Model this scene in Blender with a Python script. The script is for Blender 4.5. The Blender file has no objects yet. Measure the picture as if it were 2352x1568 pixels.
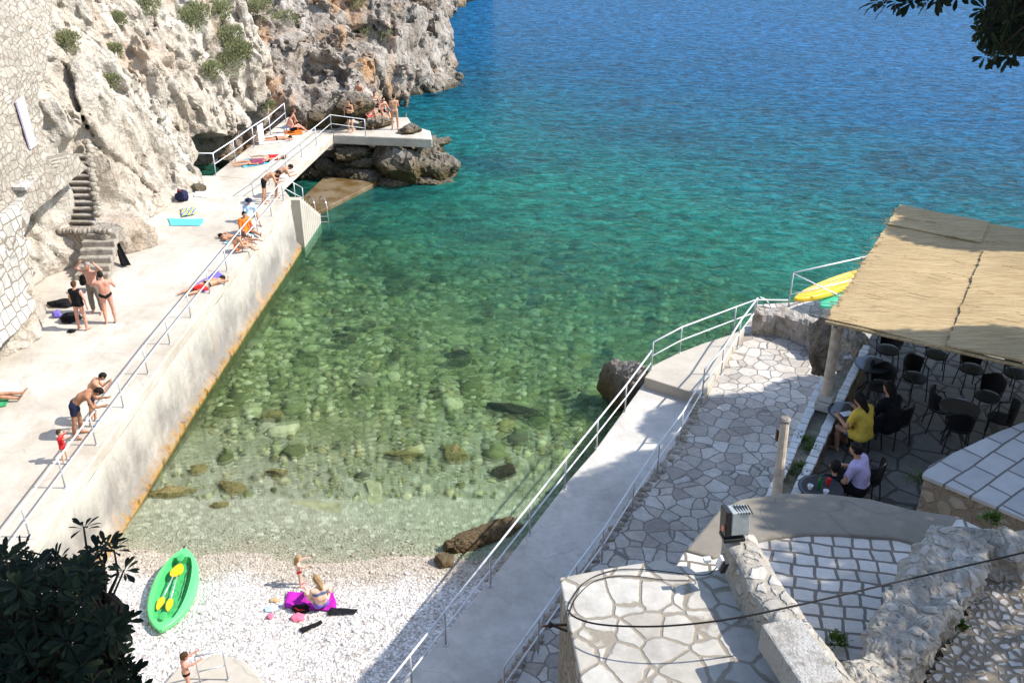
import bpy, bmesh, math, random
import numpy as np
from mathutils import Vector, Matrix, noise, Quaternion
from mathutils.bvhtree import BVHTree
random.seed(7); rng = np.random.default_rng(7)
R = math.radians
scn = bpy.context.scene
C = scn.collection
# ---------------- camera ----------------
FPX, CZ, PITCH = 2250.0, 16.5, R(28)
cam_d = bpy.data.cameras.new('camera'); cam = bpy.data.objects.new('camera', cam_d); C.objects.link(cam)
cam.location = (0, 0, CZ); cam.rotation_euler = (R(90) - PITCH, 0, 0)
cam_d.sensor_width = 36; cam_d.lens = FPX / 2352 * 36; cam_d.clip_end = 3000; cam_d.clip_start = .05
scn.camera = cam
# ---------------- world, sun, exposure ----------------
SUN_EL, SUN_AZ = R(45.5), R(91.5)          # azimuth measured from +Y towards +X
w = bpy.data.worlds.new('World'); scn.world = w; w.use_nodes = True
nt = w.node_tree; bg = nt.nodes['Background']
sky = nt.nodes.new('ShaderNodeTexSky'); sky.sky_type = 'NISHITA'; sky.sun_disc = False
sky.sun_elevation = SUN_EL; sky.sun_rotation = SUN_AZ; sky.altitude = 0; sky.air_density = 1; sky.dust_density = .6
nt.links.new(sky.outputs[0], bg.inputs[0]); bg.inputs[1].default_value = .15
sd = bpy.data.lights.new('sun', 'SUN'); sd.energy = 3.2; sd.angle = R(.5); sd.color = (1, .955, .88)
so = bpy.data.objects.new('sun', sd); C.objects.link(so)
sv = Vector((math.sin(SUN_AZ) * math.cos(SUN_EL), math.cos(SUN_AZ) * math.cos(SUN_EL), math.sin(SUN_EL)))
so.rotation_euler = sv.to_track_quat('Z', 'Y').to_euler(); so.location = (40, 0, 50)
scn.view_settings.view_transform = 'Standard'; scn.view_settings.look = 'None'
scn.view_settings.gamma = 1; scn.view_settings.exposure = 1.06
scn.cycles.max_bounces = 7; scn.cycles.transparent_max_bounces = 12

def ray(px, py):
    a = (px - 1176) / FPX; b = (784 - py) / FPX
    return Vector((a, math.cos(PITCH) + b * math.sin(PITCH), -math.sin(PITCH) + b * math.cos(PITCH)))
def P(px, py, z):
    d = ray(px, py); t = (z - CZ) / d.z
    return Vector((0, 0, CZ)) + d * t
def PD(px, py, depth):
    return Vector((0, 0, CZ)) + ray(px, py) * depth

# ---------------- node helper ----------------
class G:
    def __init__(s, name):
        s.m = bpy.data.materials.new(name); s.m.use_nodes = True
        s.t = s.m.node_tree; s.b = s.t.nodes['Principled BSDF']; s.out = s.t.nodes['Material Output']
        s.tc = s.n('ShaderNodeTexCoord').outputs['Object']
    def n(s, k, **kw):
        x = s.t.nodes.new(k)
        for a, v in kw.items(): setattr(x, a, v)
        return x
    def l(s, a, b): s.t.links.new(a, b)
    def set(s, node, key, v):
        i = node.inputs[key]
        if hasattr(v, 'links') or isinstance(v, bpy.types.NodeSocket): s.l(v, i)
        else: i.default_value = v
    def mapv(s, scale=(1, 1, 1), rot=(0, 0, 0), src=None):
        m = s.n('ShaderNodeMapping'); s.l(src or s.tc, m.inputs['Vector'])
        m.inputs['Scale'].default_value = scale; m.inputs['Rotation'].default_value = rot
        return m.outputs[0]
    def noise(s, scale, det=4, rough=.55, vec=None, dist=0, out='Fac'):
        x = s.n('ShaderNodeTexNoise'); s.l(vec or s.tc, x.inputs['Vector'])
        x.inputs['Scale'].default_value = scale; x.inputs['Detail'].default_value = det
        x.inputs['Roughness'].default_value = rough; x.inputs['Distortion'].default_value = dist
        return x.outputs[out]
    def vor(s, scale, feat='F1', vec=None, rnd=1, out='Distance', dims='3D'):
        x = s.n('ShaderNodeTexVoronoi', feature=feat, voronoi_dimensions=dims); s.l(vec or s.tc, x.inputs['Vector'])
        x.inputs['Scale'].default_value = scale; x.inputs['Randomness'].default_value = rnd
        return x.outputs[out]
    def ramp(s, f, stops, interp='LINEAR'):
        x = s.n('ShaderNodeValToRGB'); s.l(f, x.inputs[0]); r = x.color_ramp; r.interpolation = interp
        while len(r.elements) > 1: r.elements.remove(r.elements[-1])
        for i, (p, c) in enumerate(stops):
            e = r.elements[0] if i == 0 else r.elements.new(p)
            e.position = p
            if not isinstance(c, tuple): c = (c, c, c)
            e.color = (*c, 1)
        return x.outputs[0]
    def mix(s, f, a, b, mode='MIX'):
        x = s.n('ShaderNodeMix', data_type='RGBA', blend_type=mode)
        for k, v in ((0, f), (6, a), (7, b)):
            if isinstance(v, bpy.types.NodeSocket): s.l(v, x.inputs[k])
            elif isinstance(v, tuple): x.inputs[k].default_value = (*v, 1) if len(v) == 3 else v
            else: x.inputs[k].default_value = v if k == 0 else (v, v, v, 1)
        return x.outputs[2]
    def math(s, op, a, b=0.0, clamp=False):
        x = s.n('ShaderNodeMath', operation=op, use_clamp=clamp)
        for i, v in enumerate((a, b)):
            if isinstance(v, bpy.types.NodeSocket): s.l(v, x.inputs[i])
            else: x.inputs[i].default_value = v
        return x.outputs[0]
    def xyz(s, src=None):
        x = s.n('ShaderNodeSeparateXYZ'); s.l(src or s.tc, x.inputs[0]); return x.outputs
    def warp(s, amt, scale, src=None, det=2):
        nz = s.noise(scale, det, out='Color', vec=src)
        v = s.n('ShaderNodeVectorMath', operation='SUBTRACT'); s.l(nz, v.inputs[0]); v.inputs[1].default_value = (.5, .5, .5)
        k = s.n('ShaderNodeVectorMath', operation='SCALE'); s.l(v.outputs[0], k.inputs[0]); k.inputs['Scale'].default_value = amt
        a = s.n('ShaderNodeVectorMath', operation='ADD'); s.l(src or s.tc, a.inputs[0]); s.l(k.outputs[0], a.inputs[1])
        return a.outputs[0]
    def bump(s, h, strength=.5, dist=.05, nrm=None):
        x = s.n('ShaderNodeBump'); s.l(h, x.inputs['Height']); x.inputs['Strength'].default_value = strength
        x.inputs['Distance'].default_value = dist
        if nrm: s.l(nrm, x.inputs['Normal'])
        return x.outputs[0]
    def done(s, col=None, rough=.8, nrm=None, spec=.3, metal=0):
        for k, v in (('Base Color', col), ('Roughness', rough), ('Normal', nrm), ('Specular IOR Level', spec), ('Metallic', metal)):
            if v is None: continue
            if isinstance(v, bpy.types.NodeSocket): s.l(v, s.b.inputs[k])
            else: s.b.inputs[k].default_value = (*v, 1) if isinstance(v, tuple) else v
        return s.m

def plain(name, col, rough=.6, var=.12, scale=8, spec=.35, metal=0, bump=0):
    g = G(name)
    nz = g.noise(scale, 4)
    dk = tuple(max(0, c * (1 - var)) for c in col); lt = tuple(min(1, c * (1 + var)) for c in col)
    c = g.ramp(nz, [(.3, dk), (.7, lt)])
    return g.done(c, rough, g.bump(nz, bump, .02) if bump else None, spec, metal)

def crazy(name, scale, cols, joint, jw=.06, rnd=1, warp=.25, bs=.6, sx=(1, 1, 1), rot=0, wear=True):
    g = G(name)
    v = g.mapv(sx, (0, 0, rot))
    v = g.warp(warp / scale, scale * 1.3, v)
    d = g.vor(scale, 'DISTANCE_TO_EDGE', v, rnd)
    c = g.vor(scale, 'F1', v, rnd, 'Color')
    x = g.xyz(c)[0]
    n = len(cols)
    st = g.ramp(x, [(i / max(1, n - 1), k) for i, k in enumerate(cols)])
    nz = g.noise(7, 5, .65)
    st = g.mix(.5, st, g.ramp(nz, [(.3, .5), (.7, 1.05)]), 'MULTIPLY')
    st = g.mix(g.ramp(g.noise(2.3, 5, .75), [(.52, 0.0), (.7, .5)]), st, tuple(k * .6 for k in cols[0]))
    big = g.noise(.6, 3)
    st = g.mix(.6, st, g.ramp(big, [(.35, .72), (.65, 1.0)]), 'MULTIPLY')
    jn = g.math('ADD', d, g.math('MULTIPLY', g.math('SUBTRACT', g.noise(scale * 5, 3), .5), jw * .9))
    f = g.ramp(jn, [(jw * .6, 0.0), (jw * 1.4, 1.0)])
    col = g.mix(f, g.mix(g.noise(30, 2), joint, tuple(k * .7 for k in joint)), st)
    h = g.mix(.35, f, nz)
    return g.done(col, .8, g.bump(h, bs, .03), .3)

M = {}
# concrete of the quay: pale, with stains
def concrete(name, col, stain, dark=.75, sc=1.0, jt=0):
    g = G(name)
    a = g.noise(.35 * sc, 5, .6); b = g.noise(3.5 * sc, 5, .7); f = g.noise(40, 2)
    c = g.mix(g.ramp(a, [(.45, 0.0), (.72, .7)]), col, stain)
    c = g.mix(.55, c, g.ramp(b, [(.3, dark), (.65, 1.0)]), 'MULTIPLY')
    c = g.mix(.35, c, g.ramp(f, [(.3, .8), (.7, 1.0)]), 'MULTIPLY')
    cr = g.vor(.33, 'DISTANCE_TO_EDGE', g.warp(1.2, .9))
    c = g.mix(g.ramp(cr, [(0, .45), (.006, 0.0)]), c, tuple(k * .45 for k in col))
    if jt:
        yy = g.math('FRACT', g.math('DIVIDE', g.math('ADD', g.xyz()[1], g.math('MULTIPLY', g.noise(.8, 3), .12)), jt)); c = g.mix(g.ramp(yy, [(0, .55), (.006, .0)]), c, (.2, .165, .12))
        c = g.mix(g.ramp(g.noise(1.1, 5, .7, g.mapv((1, .6, 1))), [(.5, 0.0), (.66, .6)]), c, stain)
    return g.done(c, .85, g.bump(g.mix(.4, b, f), .25, .02), .25)
M['quay'] = concrete('quay_concrete', (.60, .55, .47), (.38, .32, .245), jt=4.3)
M['walk'] = concrete('walk_concrete', (.62, .585, .53), (.40, .365, .315), .62)
M['slab'] = concrete('slab_concrete', (.52, .47, .39), (.36, .31, .25))
M['greyconc'] = concrete('crest_concrete', (.25, .22, .175), (.17, .145, .11), .65, 1.5)
# quay wall: white render, grey damp streaks, rust, ochre waterline growth
g = G('quay_wall_render'); X = g.xyz()
z = X[2]
sv_ = g.noise(1.1, 6, .7, g.mapv((1, 1, .35)))
low = g.noise(.55, 5, .68, g.mapv((1, .8, .8)))
zz = g.math('ADD', z, g.math('MULTIPLY', g.math('SUBTRACT', sv_, .5), 2.6))
c = g.ramp(g.math('DIVIDE', zz, 2.6), [(.0, (.30, .26, .2)), (.22, (.42, .37, .31)), (.5, (.47, .435, .375)), (.8, (.55, .505, .43))])
c = g.mix(g.math('MULTIPLY', g.ramp(low, [(.40, 0.0), (.56, .9)]), g.ramp(g.math('DIVIDE', zz, 2.4), [(.3, 1.0), (.85, 0.0)])), c, (.21, .195, .175))
c = g.mix(g.ramp(g.noise(.8, 5, .7, g.mapv((1, 1, .3))), [(.62, 0.0), (.7, .75)]), c, (.5, .27, .11))
za = g.math('ADD', z, g.math('MULTIPLY', g.math('SUBTRACT', g.noise(3.2, 5, .75, g.mapv((1, 1, .22))), .5), .9))
c = g.mix(g.ramp(za, [(.0, 1.0), (.08, .85), (.2, .3), (.34, 0.0)]), c, g.ramp(g.noise(4, 4, .7), [(.35, (.06, .045, .015)), (.47, (.36, .17, .03)), (.6, (.36, .25, .1)), (.75, (.14, .11, .04))]))
c = g.mix(g.ramp(g.vor(.4, 'DISTANCE_TO_EDGE', g.warp(.5, 2, g.mapv((1, 1, 1.6)))), [(0, .4), (.012, 0.0)]), c, (.25, .22, .18))
c = g.mix(g.ramp(z, [(.0, 1.0), (.001, 0.0)]) if False else g.ramp(g.math('ADD', g.math('MULTIPLY', z, 2.0), .5, True), [(.28, 1.0), (.46, 0.0)]), c, g.ramp(g.noise(3, 4), [(.3, (.045, .05, .022)), (.7, (.13, .12, .055))]))
M['wall'] = g.done(c, .85, g.bump(g.mix(.5, sv_, g.noise(18, 4)), .5, .05), .25)

def rockmat(name, light, tan, dark, orange=0, pit=.6, wl=None, sc=1.0, crack=.7, grime=.9):
    g = G(name)
    a = g.noise(.28 * sc, 6, .62, dist=.6); b = g.noise(1.7 * sc, 8, .7, g.mapv((1, 1, .6))); f = g.noise(9 * sc, 5, .7)
    c = g.mix(g.ramp(a, [(.4, 0.0), (.62, 1.0)]), light, tan)
    c = g.mix(g.ramp(b, [(.36, 1.0), (.5, 0.0)]), c, tuple(k * .62 for k in tan))
    if orange:
        c = g.mix(g.ramp(g.noise(.22, 4, .6, g.mapv((1, 1, .5))), [(.54, 0.0), (.63, orange)]), c, (.50, .27, .12))
    cw = g.warp(1.1, 1.0, det=4)
    cr = g.vor(.75 * sc, 'DISTANCE_TO_EDGE', cw)
    cr2 = g.vor(2.6 * sc, 'DISTANCE_TO_EDGE', g.warp(.4, 3))
    k1 = g.math('MULTIPLY', g.ramp(cr, [(0, 1.0), (.035, 0.0)]), g.ramp(g.noise(.9, 2), [(.42, 0.0), (.56, 1.0)]))
    k2 = g.math('MULTIPLY', g.ramp(cr2, [(0, 1.0), (.04, 0.0)]), g.ramp(g.noise(.7, 3), [(.5, 0.0), (.62, pit)]))
    c = g.mix(g.math('MULTIPLY', g.math('MAXIMUM', k1, k2), crack), c, dark)
    c = g.mix(g.ramp(f, [(.3, pit * .55), (.48, 0.0)]), c, dark)
    if wl is not None:
        zz = g.math('ADD', g.xyz()[2], g.math('MULTIPLY', g.noise(.9, 4, .7), .9))
        c = g.mix(g.ramp(g.math('DIVIDE', zz, 3.), [(.1, 1.0), (.42, .0)]), c, wl)
    mn = g.noise(4.3 * sc, 6, .78)
    c = g.mix(g.ramp(mn, [(.34, min(1, pit * grime)), (.45, 0.0)]), c, tuple(k * .5 for k in tan))
    c = g.mix(.5, c, g.ramp(g.noise(22 * sc, 4, .75), [(.3, .6), (.6, 1.15)]), 'MULTIPLY')
    h = g.mix(.5, g.mix(.5, g.mix(.5, b, mn), f), g.mix(.5, cr, cr2))
    n1 = g.bump(h, 1, .22 / sc)
    return g.done(c, .92, g.bump(f, .6, .05, n1), .15)
M['cliff'] = rockmat('limestone_cliff', (.61, .56, .48), (.545, .465, .365), (.2, .14, .09), .3, .6, grime=.35)
M['head'] = rockmat('weathered_headland', (.48, .43, .375), (.31, .255, .20), (.055, .042, .032), .8, 1.15, (.07, .055, .025), 1.7, .95)
M['bould'] = rockmat('boulder_rock', (.33, .30, .265), (.23, .2, .16), (.05, .04, .03), .15, .9, (.10, .075, .03), 2.2, .8)
M['wetrock'] = rockmat('wet_rock', (.2, .15, .09), (.13, .09, .045), (.04, .03, .02), .3, .9, None, 2.5, .6)
M['subrock'] = rockmat('sunken_rock', (.30, .25, .11), (.22, .17, .06), (.05, .045, .025), 0, .8, None, 3, .6)
M['subdark'] = rockmat('dark_sunken_rock', (.07, .055, .035), (.045, .035, .02), (.012, .012, .012), 0, .8, None, 3, .6)
M['rubble'] = rockmat('rubble_stone', (.55, .5, .44), (.42, .36, .28), (.13, .1, .07), 0, .5, None, 3, .5)
M['white_block'] = rockmat('white_ashlar', (.66, .62, .57), (.58, .52, .45), (.3, .25, .2), 0, .25, None, 2, .25)
# masonry
M['field'] = crazy('fieldstone_masonry', 3.6, [(.42, .37, .30), (.50, .45, .37), (.38, .33, .26), (.46, .42, .35)], (.25, .2, .15), .05, .9, .3)
M['ashlar'] = crazy('white_squared_masonry', 2.6, [(.52, .49, .43), (.56, .53, .47), (.46, .42, .36)], (.22, .18, .13), .05, .35, .15)
M['paving'] = crazy('crazy_paving', 2.35, [(.52, .46, .39), (.64, .58, .50), (.38, .33, .28), (.57, .53, .47), (.70, .65, .58), (.46, .39, .32)], (.24, .21, .185), .036, 1, .3)
M['paving2'] = crazy('pale_crazy_paving', 3.2, [(.52, .48, .42), (.58, .545, .48), (.46, .415, .35)], (.32, .275, .215), .045, 1, .3)
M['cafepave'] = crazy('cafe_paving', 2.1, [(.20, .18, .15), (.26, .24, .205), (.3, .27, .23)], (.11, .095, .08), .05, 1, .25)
g = G('cobble_setts'); v = g.mapv((1, 1, .01), (0, 0, R(10)))
br = g.n('ShaderNodeTexBrick'); g.l(g.warp(.07, 3.0, g.warp(.16, .9, v)), br.inputs['Vector']); br.offset = .14; br.squash = 1
for k_, v_ in (('Scale', 1), ('Mortar Size', .018), ('Mortar Smooth', .25), ('Brick Width', .215), ('Row Height', .185), ('Bias', .1)): br.inputs[k_].default_value = v_
br.inputs['Color1'].default_value = (.52, .475, .42, 1); br.inputs['Color2'].default_value = (.70, .65, .58, 1); br.inputs['Mortar'].default_value = (.20, .17, .14, 1)
c = g.mix(.6, br.outputs[0], g.ramp(g.noise(9, 5, .7), [(.3, .7), (.7, 1.05)]), 'MULTIPLY')
c = g.mix(.5, c, g.ramp(g.noise(1.3, 3), [(.35, .75), (.65, 1.0)]), 'MULTIPLY')
M['cobble'] = g.done(c, .8, g.bump(g.mix(.3, g.math('SUBTRACT', 1, br.outputs[1]), g.noise(20, 3)), .7, .015), .3)
M['nearrubble'] = rockmat('near_rubble_stone', (.66, .62, .56), (.52, .47, .40), (.22, .18, .14), 0, .35, None, 5, .4, .4)
M['nearblock'] = rockmat('near_white_ashlar', (.72, .69, .64), (.64, .59, .52), (.3, .25, .2), 0, .25, None, 4, .25)
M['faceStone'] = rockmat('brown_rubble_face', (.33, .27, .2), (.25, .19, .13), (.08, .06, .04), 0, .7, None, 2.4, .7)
# big squared pavers (brick texture)
g = G('squared_pavers'); v = g.mapv((1, 1, 1), (0, 0, R(-38)))
br = g.n('ShaderNodeTexBrick'); g.l(g.warp(.05, 1.5, v), br.inputs['Vector'])
br.inputs['Scale'].default_value = 1; br.inputs['Mortar Size'].default_value = .018; br.inputs['Mortar Smooth'].default_value = .2
br.inputs['Brick Width'].default_value = .56; br.inputs['Row Height'].default_value = .36
br.inputs['Color1'].default_value = (.40, .38, .36, 1); br.inputs['Color2'].default_value = (.47, .45, .42, 1); br.inputs['Mortar'].default_value = (.14, .125, .11, 1)
c = g.mix(.5, br.outputs[0], g.ramp(g.noise(5, 5), [(.3, .75), (.7, 1.0)]), 'MULTIPLY')
M['pavers'] = g.done(c, .75, g.bump(g.math('SUBTRACT', 1, br.outputs[1]), .5, .02), .3)
# pebbles
def pebbles(name, cols, sc, wetband=False):
    g = G(name)
    v1 = g.vor(sc, 'F1', out='Color'); x = g.xyz(v1)[0]; d = g.vor(sc)
    n = len(cols)
    c = g.ramp(x, [(i / (n - 1), k) for i, k in enumerate(cols)])
    v2 = g.xyz(g.vor(sc * .42, 'F1', out='Color'))[1]
    c = g.mix(.6, c, g.ramp(v2, [(.1, .62), (.5, .95), (1, 1.1)]), 'MULTIPLY')
    c = g.mix(.7, c, g.ramp(d, [(.3, 1.0), (.75, .45)]), 'MULTIPLY')
    if wetband:
        X = g.xyz()
        zz = g.math('ADD', X[2], g.math('MULTIPLY', g.math('SUBTRACT', g.noise(.8, 3), .5), .09))
        wv = g.ramp(zz, [(.0, 1.0), (.05, .9), (.095, 0.0)])
        c = g.mix(wv, c, g.mix(.9, g.mix(.4, c, (.60, .56, .49)), (.70, .62, .52), 'MULTIPLY'))
        c3_ = g.xyz(g.vor(8, 'F1', g.warp(.12, 5), out='Color'))[0]
        pb = g.ramp(c3_, [(0, (.22, .22, .16)), (.4, (.40, .385, .3)), (.7, (.3, .29, .22)), (1, (.6, .57, .48))])
        c = g.mix(g.ramp(g.math('MULTIPLY', g.math('ADD', X[2], g.math('MULTIPLY', g.math('SUBTRACT', g.noise(1.2, 4), .5), .05)), -12), [(.05, 0.0), (.5, .85)]), c, pb)
    h = g.math('SUBTRACT', 1, d)
    return g.done(c, .8, g.bump(h, .9, .03), .25)
M['beach'] = pebbles('beach_pebbles', [(.86, .83, .8), (.70, .64, .57), (.48, .43, .39), (.82, .79, .76), (.9, .88, .85), (.62, .57, .54)], 17, True)
M['pebground'] = crazy('embedded_pebbles', 11, [(.6, .56, .5), (.7, .67, .62), (.5, .44, .38)], (.27, .22, .155), .14, 1, .3, .9)
# seabed
g = G('seabed_stones')
a = g.noise(.22, 4, .6); X = g.xyz()
wv = g.warp(.35, 2.2, det=3)
cc = g.xyz(g.vor(2.9, 'F1', wv, out='Color'))[0]; dd = g.vor(2.9, 'DISTANCE_TO_EDGE', wv)
rocks = g.ramp(cc, [(0, (.10, .11, .045)), (.3, (.20, .21, .10)), (.55, (.31, .30, .17)), (.8, (.13, .14, .06)), (1, (.40, .40, .26))])
rocks = g.mix(g.ramp(dd, [(0, .85), (.09, 0.0)]), rocks, (.05, .055, .03))
c3 = g.xyz(g.vor(7, 'F1', g.warp(.15, 5), out='Color'))[0]; d3 = g.vor(4.2, 'DISTANCE_TO_EDGE', g.warp(.5, 1.6, det=3))
peb = g.ramp(c3, [(0, (.16, .16, .11)), (.4, (.33, .32, .24)), (.7, (.22, .22, .155)), (1, (.50, .48, .38))])
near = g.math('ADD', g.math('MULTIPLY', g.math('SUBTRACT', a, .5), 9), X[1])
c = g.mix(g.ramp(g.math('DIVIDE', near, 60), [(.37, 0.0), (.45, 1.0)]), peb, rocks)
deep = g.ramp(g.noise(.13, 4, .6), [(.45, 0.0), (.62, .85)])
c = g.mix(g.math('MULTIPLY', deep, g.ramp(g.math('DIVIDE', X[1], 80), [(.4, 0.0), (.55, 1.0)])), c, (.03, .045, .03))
M['bed'] = g.done(c, .9, g.bump(g.mix(.5, dd, c3), .9, .15), .1)
g = G('seabed_cobbles'); ge = g.n('ShaderNodeNewGeometry')
c = g.ramp(ge.outputs['Random Per Island'], [(0, (.08, .09, .035)), (.2, (.24, .26, .12)), (.4, (.42, .42, .25)), (.55, (.11, .12, .05)), (.7, (.32, .27, .12)), (.85, (.58, .56, .4)), (1, (.045, .04, .025))])
c = g.mix(.7, c, g.ramp(g.noise(5, 5, .7), [(.3, .55), (.7, 1.2)]), 'MULTIPLY')
M['bedrocks'] = g.done(c, .9, g.bump(g.noise(7, 4), .8, .06), .1)
# water
g = G('sea_water'); X = g.xyz()
big = g.noise(.09, 3, .55)
e = g.math('ADD', X[1], g.math('MULTIPLY', g.math('SUBTRACT', big, .5), 14))
e = g.math('ADD', e, g.math('MULTIPLY', X[0], .65))
ef = g.math('DIVIDE', e, 100, True)
opac = g.ramp(ef, [(.17, .03), (.26, .08), (.36, .24), (.48, .50), (.62, .82), (.8, 1.0)])
body = g.ramp(ef, [(.2, (.07, .12, .07)), (.34, (.03, .13, .09)), (.46, (.018, .205, .17)), (.6, (.008, .10, .14)), (.78, (.006, .072, .155)), (1, (.011, .082, .185))])
tint = g.ramp(ef, [(.17, (.93, .98, .92)), (.22, (.86, .98, .86)), (.27, (.80, .97, .80)), (.42, (.50, .84, .70)), (.6, (.25, .66, .62))])
wv = g.mapv((.62, 1.0, 1), (0, 0, R(8)))
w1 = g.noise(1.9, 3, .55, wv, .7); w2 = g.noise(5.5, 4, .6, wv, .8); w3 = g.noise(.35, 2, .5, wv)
hh = g.math('ADD', g.math('ADD', g.math('MULTIPLY', w1, .6), g.math('MULTIPLY', w2, .22)), g.math('MULTIPLY', w3, .5))
calm = g.ramp(ef, [(.19, .25), (.35, .6), (.6, 1.0)])
bp = g.n('ShaderNodeBump'); g.l(hh, bp.inputs['Height']); g.l(calm, bp.inputs['Strength']); bp.inputs['Distance'].default_value = .26
streak = g.ramp(g.math('ADD', g.math('MULTIPLY', w1, .55), g.math('MULTIPLY', w2, .45)), [(.36, .34), (.5, 1.0), (.63, 1.9)])  # light and dark of the ripples, painted into the sea's body colour
bd = g.noise(.16, 4, .6, g.mapv((.6, 1, 1), (0, 0, R(-6))), 1.0)
body = g.mix(g.math('MULTIPLY', g.ramp(bd, [(.5, 0.0), (.62, .55)]), g.ramp(ef, [(.3, 0.0), (.42, 1.0), (.75, 1.0), (.95, .25)])), body, (.012, .05, .085))
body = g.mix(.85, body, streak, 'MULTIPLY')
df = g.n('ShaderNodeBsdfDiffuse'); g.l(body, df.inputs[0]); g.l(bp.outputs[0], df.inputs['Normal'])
tr = g.n('ShaderNodeBsdfTransparent'); g.l(tint, tr.inputs[0])
rf = g.n('ShaderNodeBsdfRefraction'); g.l(tint, rf.inputs['Color']); rf.inputs['IOR'].default_value = 1.33; rf.inputs['Roughness'].default_value = 0
bp2 = g.n('ShaderNodeBump'); g.l(hh, bp2.inputs['Height']); g.l(g.math('MULTIPLY', calm, .22), bp2.inputs['Strength']); bp2.inputs['Distance'].default_value = .26
g.l(bp2.outputs[0], rf.inputs['Normal'])
mt = g.n('ShaderNodeMixShader'); mt.inputs[0].default_value = .35; g.l(tr.outputs[0], mt.inputs[1]); g.l(rf.outputs[0], mt.inputs[2])
gl = g.n('ShaderNodeBsdfGlossy'); gl.inputs['Roughness'].default_value = .08; g.l(bp.outputs[0], gl.inputs['Normal'])
fr = g.n('ShaderNodeFresnel'); fr.inputs[0].default_value = 1.33; g.l(bp.outputs[0], fr.inputs['Normal'])
m1 = g.n('ShaderNodeMixShader'); g.l(opac, m1.inputs[0]); g.l(mt.outputs[0], m1.inputs[1]); g.l(df.outputs[0], m1.inputs[2])
m2 = g.n('ShaderNodeMixShader'); g.l(g.math('MULTIPLY', fr.outputs[0], .2), m2.inputs[0]); g.l(m1.outputs[0], m2.inputs[1]); g.l(gl.outputs[0], m2.inputs[2])
g.t.nodes.remove(g.b); g.l(m2.outputs[0], g.out.inputs['Surface']); M['water'] = g.m
# reed mats
g = G('reed_matting'); rv = R(-30.6)
v = g.mapv((1.1, 34, 1), (0, 0, -rv)); n1 = g.noise(1.6, 5, .75, v); n2 = g.noise(5, 3, .6, g.mapv((.8, 44, 1), (0, 0, -rv)))
c = g.ramp(n1, [(.28, (.26, .165, .08)), (.45, (.46, .32, .155)), (.6, (.60, .45, .25)), (.75, (.73, .59, .39))])
c = g.mix(.5, c, g.ramp(n2, [(.3, .6), (.6, 1.1)]), 'MULTIPLY')
c = g.mix(.7, c, g.ramp(g.noise(.5, 4), [(.3, .78), (.7, 1.08)]), 'MULTIPLY')
M['reed'] = g.done(c, .8, g.bump(g.mix(.5, n1, n2), .9, .03), .2)
def foliage(name, cols):
    g = G(name); ge = g.n('ShaderNodeNewGeometry'); n = len(cols)
    c = g.ramp(ge.outputs['Random Per Island'], [(i / (n - 1), k) for i, k in enumerate(cols)])
    return g.done(c, .65, None, .12)
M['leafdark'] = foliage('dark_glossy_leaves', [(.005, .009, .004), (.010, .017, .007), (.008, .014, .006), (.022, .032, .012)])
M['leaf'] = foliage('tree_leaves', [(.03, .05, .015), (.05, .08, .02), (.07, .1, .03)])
M['shrub'] = foliage('cliff_shrub_leaves', [(.11, .13, .055), (.17, .19, .08), (.25, .26, .13), (.2, .18, .1)])
M['weed'] = foliage('weed_leaves', [(.06, .11, .02), (.1, .17, .03), (.14, .2, .05)])
M['mrubble'] = crazy('mortared_rubble', 6.0, [(.47, .43, .37), (.56, .52, .46), (.41, .37, .31), (.52, .48, .42)], (.40, .355, .29), .14, 1, .7, 1.0)
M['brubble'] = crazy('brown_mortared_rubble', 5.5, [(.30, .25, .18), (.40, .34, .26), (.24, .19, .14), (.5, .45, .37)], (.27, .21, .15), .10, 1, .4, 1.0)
M['paleslab'] = plain('pale_sunken_slab', (.34, .32, .20), .9, .35, 5, .1, 0, .6)
M['rimstone'] = plain('white_rim_stone', (.76, .73, .68), .8, .15, 5, .2, 0, .3)
M['bark'] = plain('bark', (.035, .027, .02), .9, .3, 12, .1, 0, .4)
g = G('galvanised_white_paint')
c = g.mix(g.ramp(g.noise(2.6, 5, .8), [(.60, 0.0), (.68, .75)]), g.ramp(g.noise(.9, 3), [(.35, (.60, .61, .62)), (.65, (.76, .77, .77))]), (.28, .15, .08))
M['steel'] = g.done(c, .42, None, .5)
M['steel2'] = plain('galvanised_tube', (.50, .52, .55), .4, .1, 6, .5, .35)
M['chrome'] = plain('polished_steel', (.8, .8, .8), .15, .05, 6, .5, .9)
M['wood'] = plain('weathered_post_wood', (.50, .41, .31), .8, .25, 9, .2, 0, .3)
M['black'] = plain('black_metal', (.012, .012, .013), .45, .1, 6, .4)
M['wicker'] = plain('black_wicker', (.012, .011, .011), .6, .3, 60, .3, 0, .5)
M['glass'] = plain('smoked_glass_top', (.05, .055, .06), .08, .05, 3, .6)
M['rubber'] = plain('black_cable', (.012, .01, .009), .6, .1, 6, .3)
M['soil'] = plain('dry_soil', (.22, .19, .14), .95, .35, 4, .1, 0, .6)
M['rust'] = plain('rusty_iron', (.10, .055, .035), .8, .4, 14, .2)
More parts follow.
